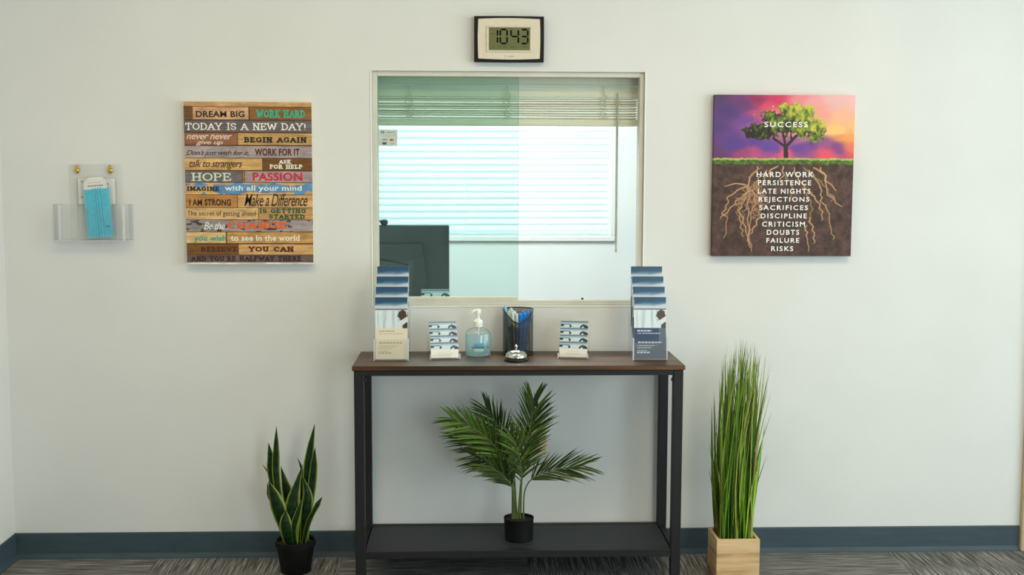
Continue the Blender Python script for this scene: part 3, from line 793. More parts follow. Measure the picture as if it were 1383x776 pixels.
M_mask = pm('blue_mask_fabric', col(78, 196, 222), .8, var=.05, scale=60)
M_white_paper = pm('white_paper', col(238, 236, 230), .6, var=.01)
M_sleeve = clear_mat('plastic_sleeve', (.985, .99, .995), .03, .06, col(238, 242, 246), .15)
def packet(name, xc, zb, w, h, tilt, y, label, blue):
    p = empty(name, (xc, y, zb), label, 'mask packet', None)
    p.rotation_euler = (0, tilt, 0)
    if blue:
        m = MB(); n = 40; bw = w * .86; top = h * .82
        P = []
        for i in range(n + 1):
            t = i / n; x = -bw / 2 + bw * t
            pleat = .0022 * (1 if .36 < t < .72 else .2) * math.sin(t * 2 * PI * 9)
            P.append((x, -.004 - pleat))
        nz = 6; b = m.addv([(x, yy, h * .03 + (top - h * .03) * k / nz) for k in range(nz + 1) for x, yy in P])
        for k in range(nz):
            for i in range(n): m.face((b + k * (n + 1) + i, b + k * (n + 1) + i + 1, b + (k + 1) * (n + 1) + i + 1, b + (k + 1) * (n + 1) + i))
        b2 = m.addv([(-bw / 2, .001, h * .03), (bw / 2, .001, h * .03), (bw / 2, .001, top), (-bw / 2, .001, top)]); m.face((b2, b2 + 3, b2 + 2, b2 + 1))
        m.build('folded_mask', M_mask, p, smooth=True)
        m = MB(); o = [(-w / 2 + .008, h * .80), (w / 2 - .012, h * .80), (w / 2 - .014, h * .93), (w / 4, h * .985), (-w / 5, h * .985), (-w / 2 + .012, h * .93)]
        m.prism(o, -.0045, -.002); m.build('header_card', M_white_paper, p)
        m = MB()
        for k in range(7): m.box(-w * .26 + k * .008, -w * .26 + k * .008 + .0055, -.0049, -.0046, h * .845, h * .862)
        m.build('printed_marks', ink(70, 76, 84), p)
        m = MB()
        for k in range(4): m.box(-w * .24 + k * .012, -w * .24 + k * .012 + .008, -.0049, -.0046, h * .90, h * .912)
        m.build('printed_marks', ink(226, 190, 184), p)
        m = MB(); m.box(w * .2, w * .36, -.0076, -.0073, h * .185, h * .2); m.build('printed_marks', ink(36, 96, 120), p)
        m = MB(); m.bbox(-w / 2, w / 2, -.009, .002, 0, h * .965, .003); m.build('sleeve', M_sleeve, p)
    else:
        MB().bbox(-w / 2, w / 2, -.002, 0, h * .58, h, .0005).build('paper', M_white_paper, p)
        MB().bbox(-w / 2 - .002, w / 2 + .002, -.0045, .0015, 0, h + .003, .001).build('sleeve', M_sleeve, p)
        m = MB()
        for (a, b_) in ((-.4, .93), (-.42, .68), (.3, .90)): MB().box(a * w, a * w + .006, -.0024, -.0021, h * b_, h * b_ + .006).build('printed_mark', ink(196, 120, 128), p)
        pass
    return p
packet('mask_packet', -1.441, 1.1955, .132, .221, 0, -.010, 'clear sleeve with a white card at its top, behind the blue mask packet', False)
packet('mask_packet', -1.4225, 1.1985, .104, .226, math.radians(-4.5), -.028, 'blue pleated face mask in a clear plastic sleeve in the wall holder', True)

# ------------------------------------------------------------------ wall outlet
ot = empty('outlet_plate', (.1668, 0, .3861), 'almond outlet plate on the wall behind the palm', 'outlet')
M_alm = pm('almond_plastic', col(214, 196, 150), .4, var=.02)
MB().bbox(-.0365, .0365, -.006, -.0005, 0, .1165, .003).build('plate', M_alm, ot)
for z in (.036, .081):
    MB().lathe([(.0165, 0), (.0165, .002)], 0, 0, 24).build('receptacle', M_alm, ot).matrix_local = Matrix.Translation((0, -.006, z)) @ Matrix.Rotation(math.radians(90), 4, 'X')
    m = MB()
    for x in (-.006, .006): m.box(x - .001, x + .001, -.0086, -.0081, z - .004, z + .005)
    m.build('slot', M_blackp, ot)

# ------------------------------------------------------------------ console table
def wood_mat(name, dark, mid, light, stretch, scale, rough, spec=.4, coat=0.0):
    m, nt, b = new_mat(name); L = nt.links
    tc = N(nt, 'ShaderNodeTexCoord'); mp = N(nt, 'ShaderNodeMapping'); mp.inputs['Scale'].default_value = stretch; L.new(tc.outputs['Object'], mp.inputs[0])
    n1 = N(nt, 'ShaderNodeTexNoise'); n1.inputs['Scale'].default_value = scale; n1.inputs['Detail'].default_value = 6; n1.inputs['Distortion'].default_value = .8; L.new(mp.outputs[0], n1.inputs[0])
    n2 = N(nt, 'ShaderNodeTexNoise'); n2.inputs['Scale'].default_value = scale * .35; n2.inputs['Detail'].default_value = 2; L.new(mp.outputs[0], n2.inputs[0])
    ad = N(nt, 'ShaderNodeMix'); ad.inputs[0].default_value = .5; L.new(n1.outputs[0], ad.inputs[2]); L.new(n2.outputs[0], ad.inputs[3])
    r = N(nt, 'ShaderNodeValToRGB'); e = r.color_ramp.elements; e[0].position = .33; e[0].color = dark; e[1].position = .66; e[1].color = light; k = e.new(.5); k.color = mid
    L.new(ad.outputs[0], r.inputs[0]); L.new(r.outputs[0], b.inputs['Base Color'])
    b.inputs['Roughness'].default_value = rough; b.inputs['Specular IOR Level'].default_value = spec; b.inputs['Coat Weight'].default_value = coat
    bp = N(nt, 'ShaderNodeBump'); bp.inputs['Strength'].default_value = .1; bp.inputs['Distance'].default_value = .001; L.new(n1.outputs[0], bp.inputs['Height']); L.new(bp.outputs[0], b.inputs['Normal'])
    return m
M_top = wood_mat('rustic_brown_wood', col(40, 25, 13), col(76, 48, 26), col(112, 74, 42), (1.2, 14, 14), 2.2, .38)
M_steel = pm('black_powder_coated_steel', col(29, 29, 31), .5, var=.06, scale=80, spec=.32)
M_shelf = pm('charcoal_mesh_shelf', col(42, 47, 54), .6, var=.06, scale=250, bump=.1, bscale=600, spec=.35)
TX, TW, TD, TH, TG = .0853, 1.15, .3422, .7803, .0101
tb = empty('console_table', (TX, -TG - TD / 2, 0), 'rustic brown console table with black steel legs under the service window', 'table')
hw, hd = TW / 2, TD / 2
MB().bbox(-hw, hw, -hd, hd, TH - .0165, TH, .002).build('table_top', M_top, tb)
lw = .034; lo = hw - .006
for sx in (-1, 1):
    for sy in (-1, 1):
        xa, xb = sorted((sx * lo, sx * (lo - lw))); ya, yb = sorted((sy * (hd - .003), sy * (hd - .003 - lw)))
        leg = MB().bbox(xa, xb, ya, yb, .008, TH - .0165, .002).build('leg', M_steel, tb)
        MB().lathe([(.014, 0), (.014, .006), (.006, .008)], (xa + xb) / 2, (ya + yb) / 2, 16).build('foot', M_blackp, leg)
    xa, xb = sorted((sx * (lo - .006), sx * (lo - lw + .006)))
    MB().bbox(xa, xb, -hd + lw, hd - lw, TH - .0345, TH - .0165, .001).build('side_rail', M_steel, tb)
    MB().bbox(xa, xb, -hd + lw, hd - lw, .098, .1246, .001).build('side_rail', M_steel, tb)
for sy in (-1, 1):
    ya, yb = sorted((sy * (hd - .004), sy * (hd - .026)))
    MB().bbox(-lo + lw, lo - lw, ya, yb, TH - .0345, TH - .0165, .001).build('apron_rail', M_steel, tb)
    MB().bbox(-lo + lw, lo - lw, ya, yb, .102, .1266, .001).build('shelf_rail', M_steel, tb)
MB().box(-lo + lw, lo - lw, -hd + .026, hd - .026, .112, .1246).build('shelf', M_shelf, tb)
M_bolt = pm('steel_bolt', col(70, 70, 72), .35, metal=.7)
for sx in (-1, 1):
    m = MB(); x = sx * (lo - lw); m.tube([(x, -hd + .018, TH - .052), (x - sx * .006, -hd + .018, TH - .052)], .006, 10); m.build('bolt', M_bolt, tb)

# ------------------------------------------------------------------ brochures in tiered stands
def brochure_art(slate, w=44, h=86):
    fx, fy = np.meshgrid(np.linspace(0, 1, w), np.linspace(0, 1, h))
    n = fbm(fx * 3 + 4, fy * 26 + fx * 3, 12); n2 = fbm(fx * 22, fy * 3, 14)
    t = np.clip(fy / .145 + (n - .47) * .3 - .05 * np.sin(fx * 5), 0, 1)[..., None]
    a, b, c = np.array((54, 76, 100)), np.array((40, 84, 120)), np.array((204, 212, 224))
    img = np.where(t < .5, a + (b - a) * t * 2, b + (c - b) * np.clip((t - .5) * 2, 0, 1) ** 1.4)
    wf = (fy >= .2)
    fall = np.array((226, 234, 238)) - (np.clip(n2 - .45, 0, 1) * 190)[..., None] * np.array((1, .65, .5))
    img[wf] = fall[wf]
    k = (fy > .188) & (fy < .204); img[k] = (120, 120, 124)
    k = wf & (((fx - .84) / .14) ** 2 + ((fy - .29) / .085) ** 2 + (n - .47) * .8 < 1); img[k] = (78, 60, 46)
    k = wf & (((fx - .98) / .14) ** 2 + ((fy - .47) / .06) ** 2 < 1); img[k] = (70, 62, 56)
    k = wf & (np.abs(fy - .42 + (fx - .8) * .35) < .045) & (fx > .66); img[k] = (222, 226, 234)
    lo_ = fy > .5
    if slate:
        img[lo_] = (92, 101, 116)
        k = lo_ & (fy < .745) & (fx < .78); img[k] = (48, 66, 100)
        ln = [(.545, .1, .55), (.585, .1, .82), (.735, .1, .88), (.79, .1, .7), (.82, .1, .55), (.87, .1, .4), (.9, .1, .5)]; lc = (206, 212, 222)
    else:
        img[lo_] = (230, 220, 198)
        ln = [(.545, .12, .6), (.585, .1, .85), (.735, .1, .85), (.79, .1, .7), (.82, .1, .55), (.87, .1, .4), (.9, .1, .5)]; lc = (190, 170, 140)
    for y, p, q in ln:
        k = (np.abs(fy - y) < .008) & (fx > p) & (fx < q) & (np.sin(fx * 61 + y * 90) > -.75); img[k] = lc
    return np.clip(img, 0, 255)

def stand(name, loc, rz, w, tiers, rise, step, sheet_h, lean, label, cat, lip):
    r = empty(name, loc, label, cat, None, rz)
    t = .0028
    for k in range(tiers):
        y = k * step; z = k * rise
        m = MB(); Mx = Matrix.Translation((0, y, z)) @ Matrix.Rotation(-lean, 4, 'X')
        m.box(-w / 2, w / 2, .009, .009 + t, .004, sheet_h * .72, Mx); m.build('back_panel', M_acr, r)
        m = MB(); m.box(-w / 2, w / 2, -.006 - t, -.006, .0, lip, Mx); m.build('front_panel', M_acr, r)
        m = MB(); m.box(-w / 2, w / 2, -.006 - t, .010, .0, t, Mx); m.build('tier_floor', M_acr, r)
    D = tiers * step
    for sx in (-1, 1):
        m = MB(); P = [(-.010, 0), (D, 0)]
        P += [(D + .006, (tiers - 1) * rise + lip), (-.010, lip)]
        xa, xb = sorted((sx * w / 2, sx * (w / 2 + .003)))
        b = m.addv([(xa, y, z) for y, z in P] + [(xb, y, z) for y, z in P]); n = len(P)
        m.face([b + i for i in range(n)]); m.face([b + n + i for i in range(n)][::-1])
        for i in range(n):
            j = (i + 1) % n; m.face((b + i, b + n + i, b + n + j, b + j))
        m.build('side_panel', M_acr, r)
        m = MB(); m.bbox(xa - .0008, xb + .0008, -.0135, -.0095, 0, lip + .004, .0008); m.build('polished_edge', M_edge, r)
    m = MB(); m.box(-w / 2, w / 2, -.010, D, 0, .0012); m.build('foot_plate', M_acr, r)
    return r

BL = math.radians(4)
ordinal = ['frontmost', 'second from the front', 'third from the front', 'rearmost']
def fill(root_loc, rz, mesh_o, tiers, rise, step, lean, zoff, label_fmt, cat, group):
    for k in range(tiers):
        c = mesh_o if k == 0 else mesh_o.copy()
        if k: COL.objects.link(c)
        Mx = Matrix.Translation(root_loc) @ Matrix.Rotation(rz, 4, 'Z') @ Matrix.Translation((0, k * step, k * rise + zoff)) @ Matrix.Rotation(-lean, 4, 'X')
        c.matrix_world = Mx
        tag(c, label_fmt % ordinal[k], cat, group)
TZ = TH + .0006
locL = (-.3625, -.225, TZ); locR = (.555, -.225, TZ)
sw = .1135
stand('brochure_holder', locL, 0, sw + .003, 4, .0335, .038, .215, BL, 'clear four-tier brochure holder holding cream brochures', 'brochure holder', .075)
stand('brochure_holder', locR, math.radians(-1.5), sw + .003, 4, .0335, .038, .215, BL, 'clear four-tier brochure holder holding slate brochures', 'brochure holder', .075)
b1 = print_sheet('brochure', brochure_art(False), -sw / 2, sw / 2, 0, .219, -.003, M_paper, None, depth=.006, side=(215, 218, 222))
fill(locL, 0, b1, 4, .0335, .038, BL, .004, 'cream waterfall brochure, %s of four in its clear holder', 'brochure', 'cream waterfall brochures')
b2 = print_sheet('brochure', brochure_art(True), -sw / 2, sw / 2, 0, .219, -.003, M_paper, None, depth=.006, side=(215, 218, 222))
fill(locR, math.radians(-1.5), b2, 4, .0335, .038, BL, .004, 'slate waterfall brochure, %s of four in its clear holder', 'brochure', 'slate waterfall brochures')

def card_art(w=40, h=28):
    fx, fy = np.meshgrid(np.linspace(0, 1, w), np.linspace(0, 1, h))
    n = fbm(fx * 5, fy * 9, 31)
    img = np.zeros((h, w, 3)); img[:] = (214, 226, 232)
    img[fy < .17] = (92, 116, 138); img[(fy > .1) & (fy < .19)] = (176, 196, 210); img[(fy >= .0) & (fy < .05)] = (120, 140, 158)
    rock = (fy > .19) & (fy < .47)
    k = rock & (((fx < .12) & (fy < .36)) | ((fx < .34) & (fy < .23)) | (np.hypot((fx - .35) / .04, (fy - .33) / .1) < 1) | ((np.hypot((fx - .84) / .14, (fy - .42) / .2) < 1) & (np.hypot((fx - .8) / .05, (fy - .45) / .09) > 1)) | ((fx > .9) & (fy > .3)))
    img[k] = (58, 62, 62)
    img[fy > .47] = (240, 236, 228)
    for y, p, q in ((.62, .3, .7), (.74, .2, .8), (.82, .25, .75)):
        k = (np.abs(fy - y) < .02) & (fx > p) & (fx < q); img[k] = (222, 208, 196)
    return img
cardw = .0995; CL = math.radians(8)
for locC, rz, mid, lab in (((-.1745, -.195, TZ), math.radians(9), 'between the cream brochures and the sanitizer', 0), ((.285, -.185, TZ), math.radians(-9), 'between the pen cup and the slate brochures', 1)):
    stand('card_holder', locC, rz, cardw + .003, 4, .0225, .019, .052, CL, 'clear four-tier business card holder ' + mid, 'card holder', .016)
    c = print_sheet('business_card', card_art(), -cardw / 2, cardw / 2, 0, .055, -.002, M_paper, None, depth=.004, side=(238, 238, 236))
    fill(locC, rz, c, 4, .0225, .019, CL, .004, 'business card stack, %s, in the holder ' + ('beside the sanitizer', 'beside the slate brochures')[lab], 'business cards', 'business cards on the console table')
# cards behind the glass on the office ledge
oc = empty('card_holder', (-.2185, .215, .9225), 'small card holder on the office ledge behind the tinted pane', 'card holder')
m = MB(); m.box(-.06, .06, -.002, .0, 0, .06); m.box(-.06, .06, -.03, -.028, 0, .03); m.box(-.06, .06, -.03, .0, 0, .002); m.build('tray', M_acr, oc)
c = print_sheet('business_card', card_art(), -.055, .055, 0, .066, -.003, M_paper, None, depth=.006, side=(238, 238, 236))
c.location = (-.2185, .205, .925); tag(c, 'business card stack in the holder on the office ledge behind the tinted pane', 'business cards', 'business cards behind the glass')

# ------------------------------------------------------------------ hand sanitizer
hs = empty('sanitizer_bottle', (-.0555, -.135, TH), 'clear pump bottle of pale blue hand sanitizer on the console table', 'bottle')
M_pet = clear_mat('clear_bottle_plastic', (.97, .985, .985), .05, .03, col(235, 244, 246), .05)
M_gel = clear_mat('blue_gel', (.90, .968, .98), .02, .34, col(196, 236, 246))
M_wp = pm('white_plastic', col(240, 240, 236), .35, var=.01)
prof = [(.040, 0), (.0455, .004), (.0465, .012), (.0465, .076), (.045, .086), (.039, .095), (.027, .102), (.016, .105), (.0155, .109)]
MB().lathe(prof, 0, 0, 40, 1, .72, cap1=False).build('bottle', M_pet, hs, smooth=True)
prof = [(.038, .0025), (.0435, .006), (.0445, .013), (.0445, .074), (.0435, .0795)]
MB().lathe(prof, 0, 0, 40, 1, .72).build('gel', M_gel, hs, smooth=True)
m = MB(); m.lathe([(.0165, .108), (.0175, .112), (.0172, .128), (.011, .134), (.0055, .137), (.005, .156)], 0, 0, 28); m.build('pump_collar', M_wp, hs, smooth=True)
m = MB(); m.lathe([(.0095, .154), (.0105, .160), (.0105, .168), (.008, .172)], 0, 0, 20)
m.tube([(0, 0, .164), (-.014, -.004, .166), (-.022, -.006, .163), (-.024, -.0065, .158)], [.006, .005, .0042, .0036], 10); m.build('pump_head', M_wp, hs, smooth=True)
m = MB(); m.tube([(0.002, 0, .108), (0.0, 0, .01)], .0022, 8); m.build('dip_tube', M_wp, hs)
def curved_label(m, a0, a1, z0, z1, off=.0006, n=10):
    for i in range(n):
        A, B = a0 + (a1 - a0) * i / n, a0 + (a1 - a0) * (i + 1) / n
        q = lambda a, z: ((.0465 + off) * math.sin(a), -(.0465 + off) * .72 * math.cos(a), z)
        m.poly([q(A, z0), q(B, z0), q(B, z1), q(A, z1)])
m = MB(); curved_label(m, -.32, .48, .040, .047); curved_label(m, -.28, .46, .0495, .0515); m.build('label_band', ink(62, 150, 192), hs)
m = MB()
for k in range(9): curved_label(m, -.5 + k * .11, -.5 + k * .11 + .085, .034, .0385, .0008, 2)
curved_label(m, .78, .92, .034, .041, .0008, 4); m.build('label_text', ink(40, 62, 92), hs)
m = MB()
for z in (.030, .0265, .023): curved_label(m, -.3, .4, z, z + .0018, .0008)
m.build('label_text', ink(190, 222, 228), hs)

# ------------------------------------------------------------------ mesh pen cup and pens
def mesh_mat():
    m = bpy.data.materials.new('black_wire_mesh'); m.use_nodes = True; nt = m.node_tree; L = nt.links
    b = nt.nodes['Principled BSDF']; b.inputs['Base Color'].default_value = col(24, 24, 26); b.inputs['Roughness'].default_value = .4
    uv = N(nt, 'ShaderNodeTexCoord'); sp = N(nt, 'ShaderNodeSeparateXYZ'); L.new(uv.outputs['Object'], sp.inputs[0])
    at = N(nt, 'ShaderNodeMath', operation='ARCTAN2'); L.new(sp.outputs['Y'], at.inputs[0]); L.new(sp.outputs['X'], at.inputs[1])
    facs = []
    for src, k in ((at.outputs[0], 80.0), (sp.outputs['Z'], 1500.0)):
        a = N(nt, 'ShaderNodeMath', operation='MULTIPLY'); L.new(src, a.inputs[0]); a.inputs[1].default_value = k
        s_ = N(nt, 'ShaderNodeMath', operation='SINE'); L.new(a.outputs[0], s_.inputs[0])
        g = N(nt, 'ShaderNodeMath', operation='GREATER_THAN'); L.new(s_.outputs[0], g.inputs[0]); g.inputs[1].default_value = -.42; facs.append(g.outputs[0])
    mu = N(nt, 'ShaderNodeMath', operation='MULTIPLY'); L.new(facs[0], mu.inputs[0]); L.new(facs[1], mu.inputs[1])
    tr = N(nt, 'ShaderNodeBsdfTransparent'); mx = N(nt, 'ShaderNodeMixShader'); L.new(mu.outputs[0], mx.inputs[0]); L.new(b.outputs[0], mx.inputs[1]); L.new(tr.outputs[0], mx.inputs[2])
    L.new(mx.outputs[0], nt.nodes['Material Output'].inputs['Surface'])
    return m
pc = empty('pen_cup', (.0915, -.075, TH), 'black wire mesh pen cup full of pens behind the bell', 'pen cup')
CR = .0555; CHT = .166
def rimz(a):   # a = 0 towards the room (-y)
    return CHT - .046 * max(0.0, math.cos(a)) ** 2.4
m = MB(); n = 48; nz = 10
b = m.addv([(CR * math.sin(2 * PI * i / n), -CR * math.cos(2 * PI * i / n), .003 + (rimz(2 * PI * i / n) - .003) * k / nz) for k in range(nz + 1) for i in range(n)])
for k in range(nz):
    for i in range(n):
        j = (i + 1) % n; m.face((b + k * n + i, b + k * n + j, b + (k + 1) * n + j, b + (k + 1) * n + i))
m.build('mesh_wall', mesh_mat(), pc, smooth=True)
pts = [(CR * math.sin(2 * PI * i / n), -CR * math.cos(2 * PI * i / n), rimz(2 * PI * i / n)) for i in range(n + 1)]
MB().tube(pts, .0024, 8, caps=False).build('rim', M_blackp, pc, smooth=True)
pts = [(CR * math.sin(2 * PI * i / n), -CR * math.cos(2 * PI * i / n), .003) for i in range(n + 1)]
m = MB(); m.tube(pts, .0024, 8, caps=False); m.lathe([(CR, .001), (CR, .003)], 0, 0, n); m.build('base', M_blackp, pc, smooth=True)

def pen_mesh(name, body, capc, clipc):
    r = bpy.data.objects.new(name, None); COL.objects.link(r)
    MB().lathe([(.0012, 0), (.0036, .010), (.0042, .014), (.0042, .095)], 0, 0, 12).build('barrel', body, r, smooth=True)
    MB().lathe([(.0048, .092), (.005, .094), (.005, .138), (.004, .142)], 0, 0, 12).build('cap', capc, r, smooth=True)
    MB().bbox(-.0012, .0012, -.0078, -.0048, .1, .138, .0006).build('clip', clipc, r)
    return r
M_pb = pm('bright_blue_plastic', col(40, 138, 228), .3, var=.05); M_pbd = pm('deep_blue_plastic', col(36, 104, 180), .35)
M_pg = pm('pale_green_plastic', col(206, 220, 212), .3); M_pc = pm('grey_plastic', col(120, 132, 130), .35)
M_sk = pm('sky_blue_plastic', col(134, 200, 226), .3)
protos = {'blue': pen_mesh('pen', M_pbd, M_pb, M_pb), 'pale': pen_mesh('pen', M_pc, M_pg, M_pg), 'sky': pen_mesh('pen', M_sk, M_sk, M_sk)}
used = set()
pens = [('blue', .024, -.034, .155), ('blue', .009, -.040, .152), ('blue', .037, -.020, .157), ('blue', .017, -.012, .158), ('blue', .030, -.002, .158), ('blue', .006, -.020, .150), ('blue', .042, .004, .160),
        ('pale', -.006, -.036, .152), ('pale', -.020, -.034, .164), ('pale', -.012, -.016, .158), ('pale', -.034, -.018, .160), ('pale', -.026, -.006, .170), ('sky', -.0475, -.002, .179)]
LB = {'blue': ('bright blue capped pen standing in the black mesh cup', 'blue pens in the mesh cup'), 'pale': ('pale green capped pen standing in the black mesh cup', 'pale green pens in the mesh cup'), 'sky': ('single sky blue pen sticking up highest at the edge of the mesh cup', None)}
for k, (kind, px, py, top) in enumerate(pens):
    o = protos[kind] if kind not in used else copy_tree(protos[kind]); used.add(kind)
    topv = Vector((px, py, top)); bot = Vector((px * .62, py * .62, .005)); d = (topv - bot)
    sc = d.length / .142
    o.matrix_world = Matrix.Translation(Vector(pc.location) + bot) @ d.to_track_quat('Z', 'Y').to_matrix().to_4x4() @ Matrix.Diagonal((1, 1, sc, 1))
    tag(o, LB[kind][0], 'pen', LB[kind][1])

# ------------------------------------------------------------------ desk bell
bl = empty('desk_bell', (.0785, -.235, TH), 'chrome desk bell on a black base in front of the pen cup', 'bell')
M_chr = pm('chrome', col(214, 212, 206), .12, metal=1.0, var=.01)
m = MB(); m.lathe([(.041, 0), (.043, .002), (.043, .006), (.039, .010), (.037, .0115)], 0, 0, 40); m.build('base', M_blackp, bl, smooth=True)
prof = [(.0385, .012), (.039, .0135), (.038, .018)] + [(.0375 * math.cos(a), .018 + .022 * math.sin(a)) for a in [k * PI / 2 / 10 for k in range(1, 10)]] + [(.004, .0402)]
MB().lathe(prof, 0, 0, 40).build('dome', M_chr, bl, smooth=True)
MB().lathe([(.003, .040), (.003, .046), (.0055, .048), (.006, .051), (.0045, .055), (.002, .0565)], 0, 0, 20).build('plunger', M_chr, bl, smooth=True)

# ------------------------------------------------------------------ sticker on the glass
st = empty('card_sticker', (-.3857, .0268, 1.539), 'grey payment card sticker on the upper corner of the tinted pane', 'sticker')
w_, h_ = .0677, .0597
MB().box(-w_ / 2, w_ / 2, -.0006, 0, 0, h_).build('sheet', pm('grey_sticker', col(198, 206, 198), .5), st)
def rect(x0, x1, z0, z1, c, name='printed_mark'):
    k = MB().box(-w_ / 2 + x0 * w_, -w_ / 2 + x1 * w_, -.0009, -.0006, z0 * h_, z1 * h_).build(name, ink(*c), st); return k
rect(.11, .30, .76, .92, (118, 128, 122)); 
k = MB().box(-w_ / 2 + .17 * w_, -w_ / 2 + .24 * w_, -.0011, -.0009, .81 * h_, .87 * h_).build('printed_mark', ink(198, 206, 198), st)
rect(.40, .85, .80, .87, (150, 166, 152)); rect(.18, .40, .60, .64, (178, 186, 178)); rect(.55, .82, .60, .64, (186, 190, 168))
rect(.19, .44, .345, .41, (110, 120, 124)); rect(.60, .72, .31, .43, (150, 62, 34)); rect(.70, .81, .31, .43, (204, 132, 56)); rect(.19, .41, .08, .23, (48, 92, 108)); rect(.62, .84, .11, .19, (176, 182, 172))

# ------------------------------------------------------------------ plants
M_leaf = pm('leaf_pigment', (1, 1, 1, 1), .42, var=.14, scale=90, attr='Col', spec=.22)
M_pot = pm('black_pot', col(9, 9, 10), .6, var=.1, spec=.25)
M_soil = pm('dark_soil', col(30, 26, 22), .95, var=.3, scale=120, bump=.5, bscale=150)
def pot(name, parent, prof, mat, n=40):
    return MB().lathe(prof, 0, 0, n).build(name, mat, parent, smooth=True)

# snake plant
sp_ = empty('snake_plant', (-.717, -.17, 0), 'snake plant with yellow-edged leaves in a black pot on the carpet', 'plant')
pot('pot', sp_, [(.050, 0), (.054, .004), (.068, .098), (.073, .100), (.074, .118), (.071, .120), (.067, .117), (.065, .105)], M_pot)
MB().lathe([(.066, .104), (.05, .108), (.001, .110)], 0, 0, 32, cap0=False).build('soil', M_soil, sp_, smooth=True)
KS = .000768
def SP(x, y, dy): return ((x - 238) * KS, dy, .124 + (600 - y) * KS)
def sword(path, widths, dys, fold, twist, edge=True, tone=1.0):
    m = MB(); P = catmull([SP(x, y, d) for (x, y), d in zip(path, dys)], 8)
    n = len(P); wi = np.interp(np.linspace(0, 1, n), np.linspace(0, 1, len(widths)), widths)
    rr = random.Random(int(path[0][0] * 7 + path[-1][1])); NC = 13; rows = []
    for i, p in enumerate(P):
        t = (P[min(i + 1, n - 1)] - P[max(i - 1, 0)]).normalized()
        yv = Vector((0, -1, 0)); side = t.cross(yv)
        side = side.normalized() if side.length > .05 else Vector((1, 0, 0))
        nrm = side.cross(t); tw = twist * i / n
        s2 = side * math.cos(tw) + nrm * math.sin(tw); n2 = nrm * math.cos(tw) - side * math.sin(tw)
        hw_ = max(wi[i], .6) * KS / 2
        for k in range(NC):
            q = -1 + 2 * k / (NC - 1)
            band = .5 + .5 * math.sin(i * 1.9 + 1.3 * math.sin(k * 1.7 + i * .6))
            g = np.array((12, 32, 13)) * (1 - band) + np.array((28, 58, 24)) * band
            if edge and abs(q) > .8: g = np.array((132, 146, 50))
            m.colr = tuple(float(z) for z in s2l(g * tone)) + (1,)
            m.addv([p + s2 * (q * hw_) - n2 * (fold * hw_ * (1 - q * q)) * -1])
        rows.append(i)
    for i in range(n - 1):
        for k in range(NC - 1): m.face((i * NC + k, i * NC + k + 1, (i + 1) * NC + k + 1, (i + 1) * NC + k))
    m.build('leaf', M_leaf, sp_, smooth=True, colattr=True)
W1 = [20, 30, 40, 42, 36, 22, 1]
sword([(210, 640), (170, 470), (148, 300), (150, 180), (153, 70)], [22, 30, 34, 38, 36, 22, 1], [0, .01, .02, .02, .02], .3, .1)
sword([(205, 640), (150, 440), (120, 300), (118, 220), (110, 155)], [18, 26, 34, 36, 26, 1], [.01, .03, .04, .04, .04], .3, -.2)
sword([(205, 640), (155, 430), (120, 330), (73, 262)], [14, 18, 18, 12, 1], [.02, .04, .05, .06], .3, .3)
sword([(205, 640), (215, 500), (200, 400), (168, 265)], [26, 44, 60, 46, 1], [.01, .03, .03, .03], .4, 0)
sword([(200, 640), (185, 510), (160, 410), (125, 312)], [24, 44, 70, 74, 50, 1], [-.01, -.03, -.04, -.04], .4, .15)
sword([(200, 640), (165, 480), (120, 410), (105, 340)], [16, 22, 26, 24, 2], [.0, .0, .01, .02], .5, .6)
sword([(236, 640), (232, 500), (240, 390), (283, 237)], [30, 50, 74, 78, 56, 26, 1], [-.01, -.03, -.035, -.03], .45, 0)
sword([(222, 642), (210, 560), (204, 500), (206, 446)], [36, 56, 66, 60, 40, 2], [-.02, -.045, -.055, -.055], .5, 0)
sword([(285, 640), (290, 420), (298, 250), (330, 62)], [20, 30, 40, 46, 44, 30, 1], [.02, .03, .03, .03], .35, 0)
sword([(285, 640), (305, 460), (325, 300), (335, 165)], [18, 26, 36, 42, 36, 1], [0, .0, .0, .0], .4, .3)
sword([(272, 642), (292, 480), (300, 380), (272, 292)], [24, 44, 58, 48, 22, 1], [-.01, -.015, -.015, -.01], .45, -.2)
sword([(275, 642), (305, 520), (340, 445), (375, 385)], [18, 24, 26, 22, 28, 1], [-.02, -.04, -.05, -.05], .45, .5)
sword([(245, 642), (240, 540), (262, 460), (284, 390)], [18, 28, 34, 26, 1], [-.02, -.05, -.055, -.05], .5, .2)
sword([(250, 640), (262, 400), (262, 290), (243, 230)], [14, 18, 18, 12, 1], [.03, .05, .05, .05], .4, .2)

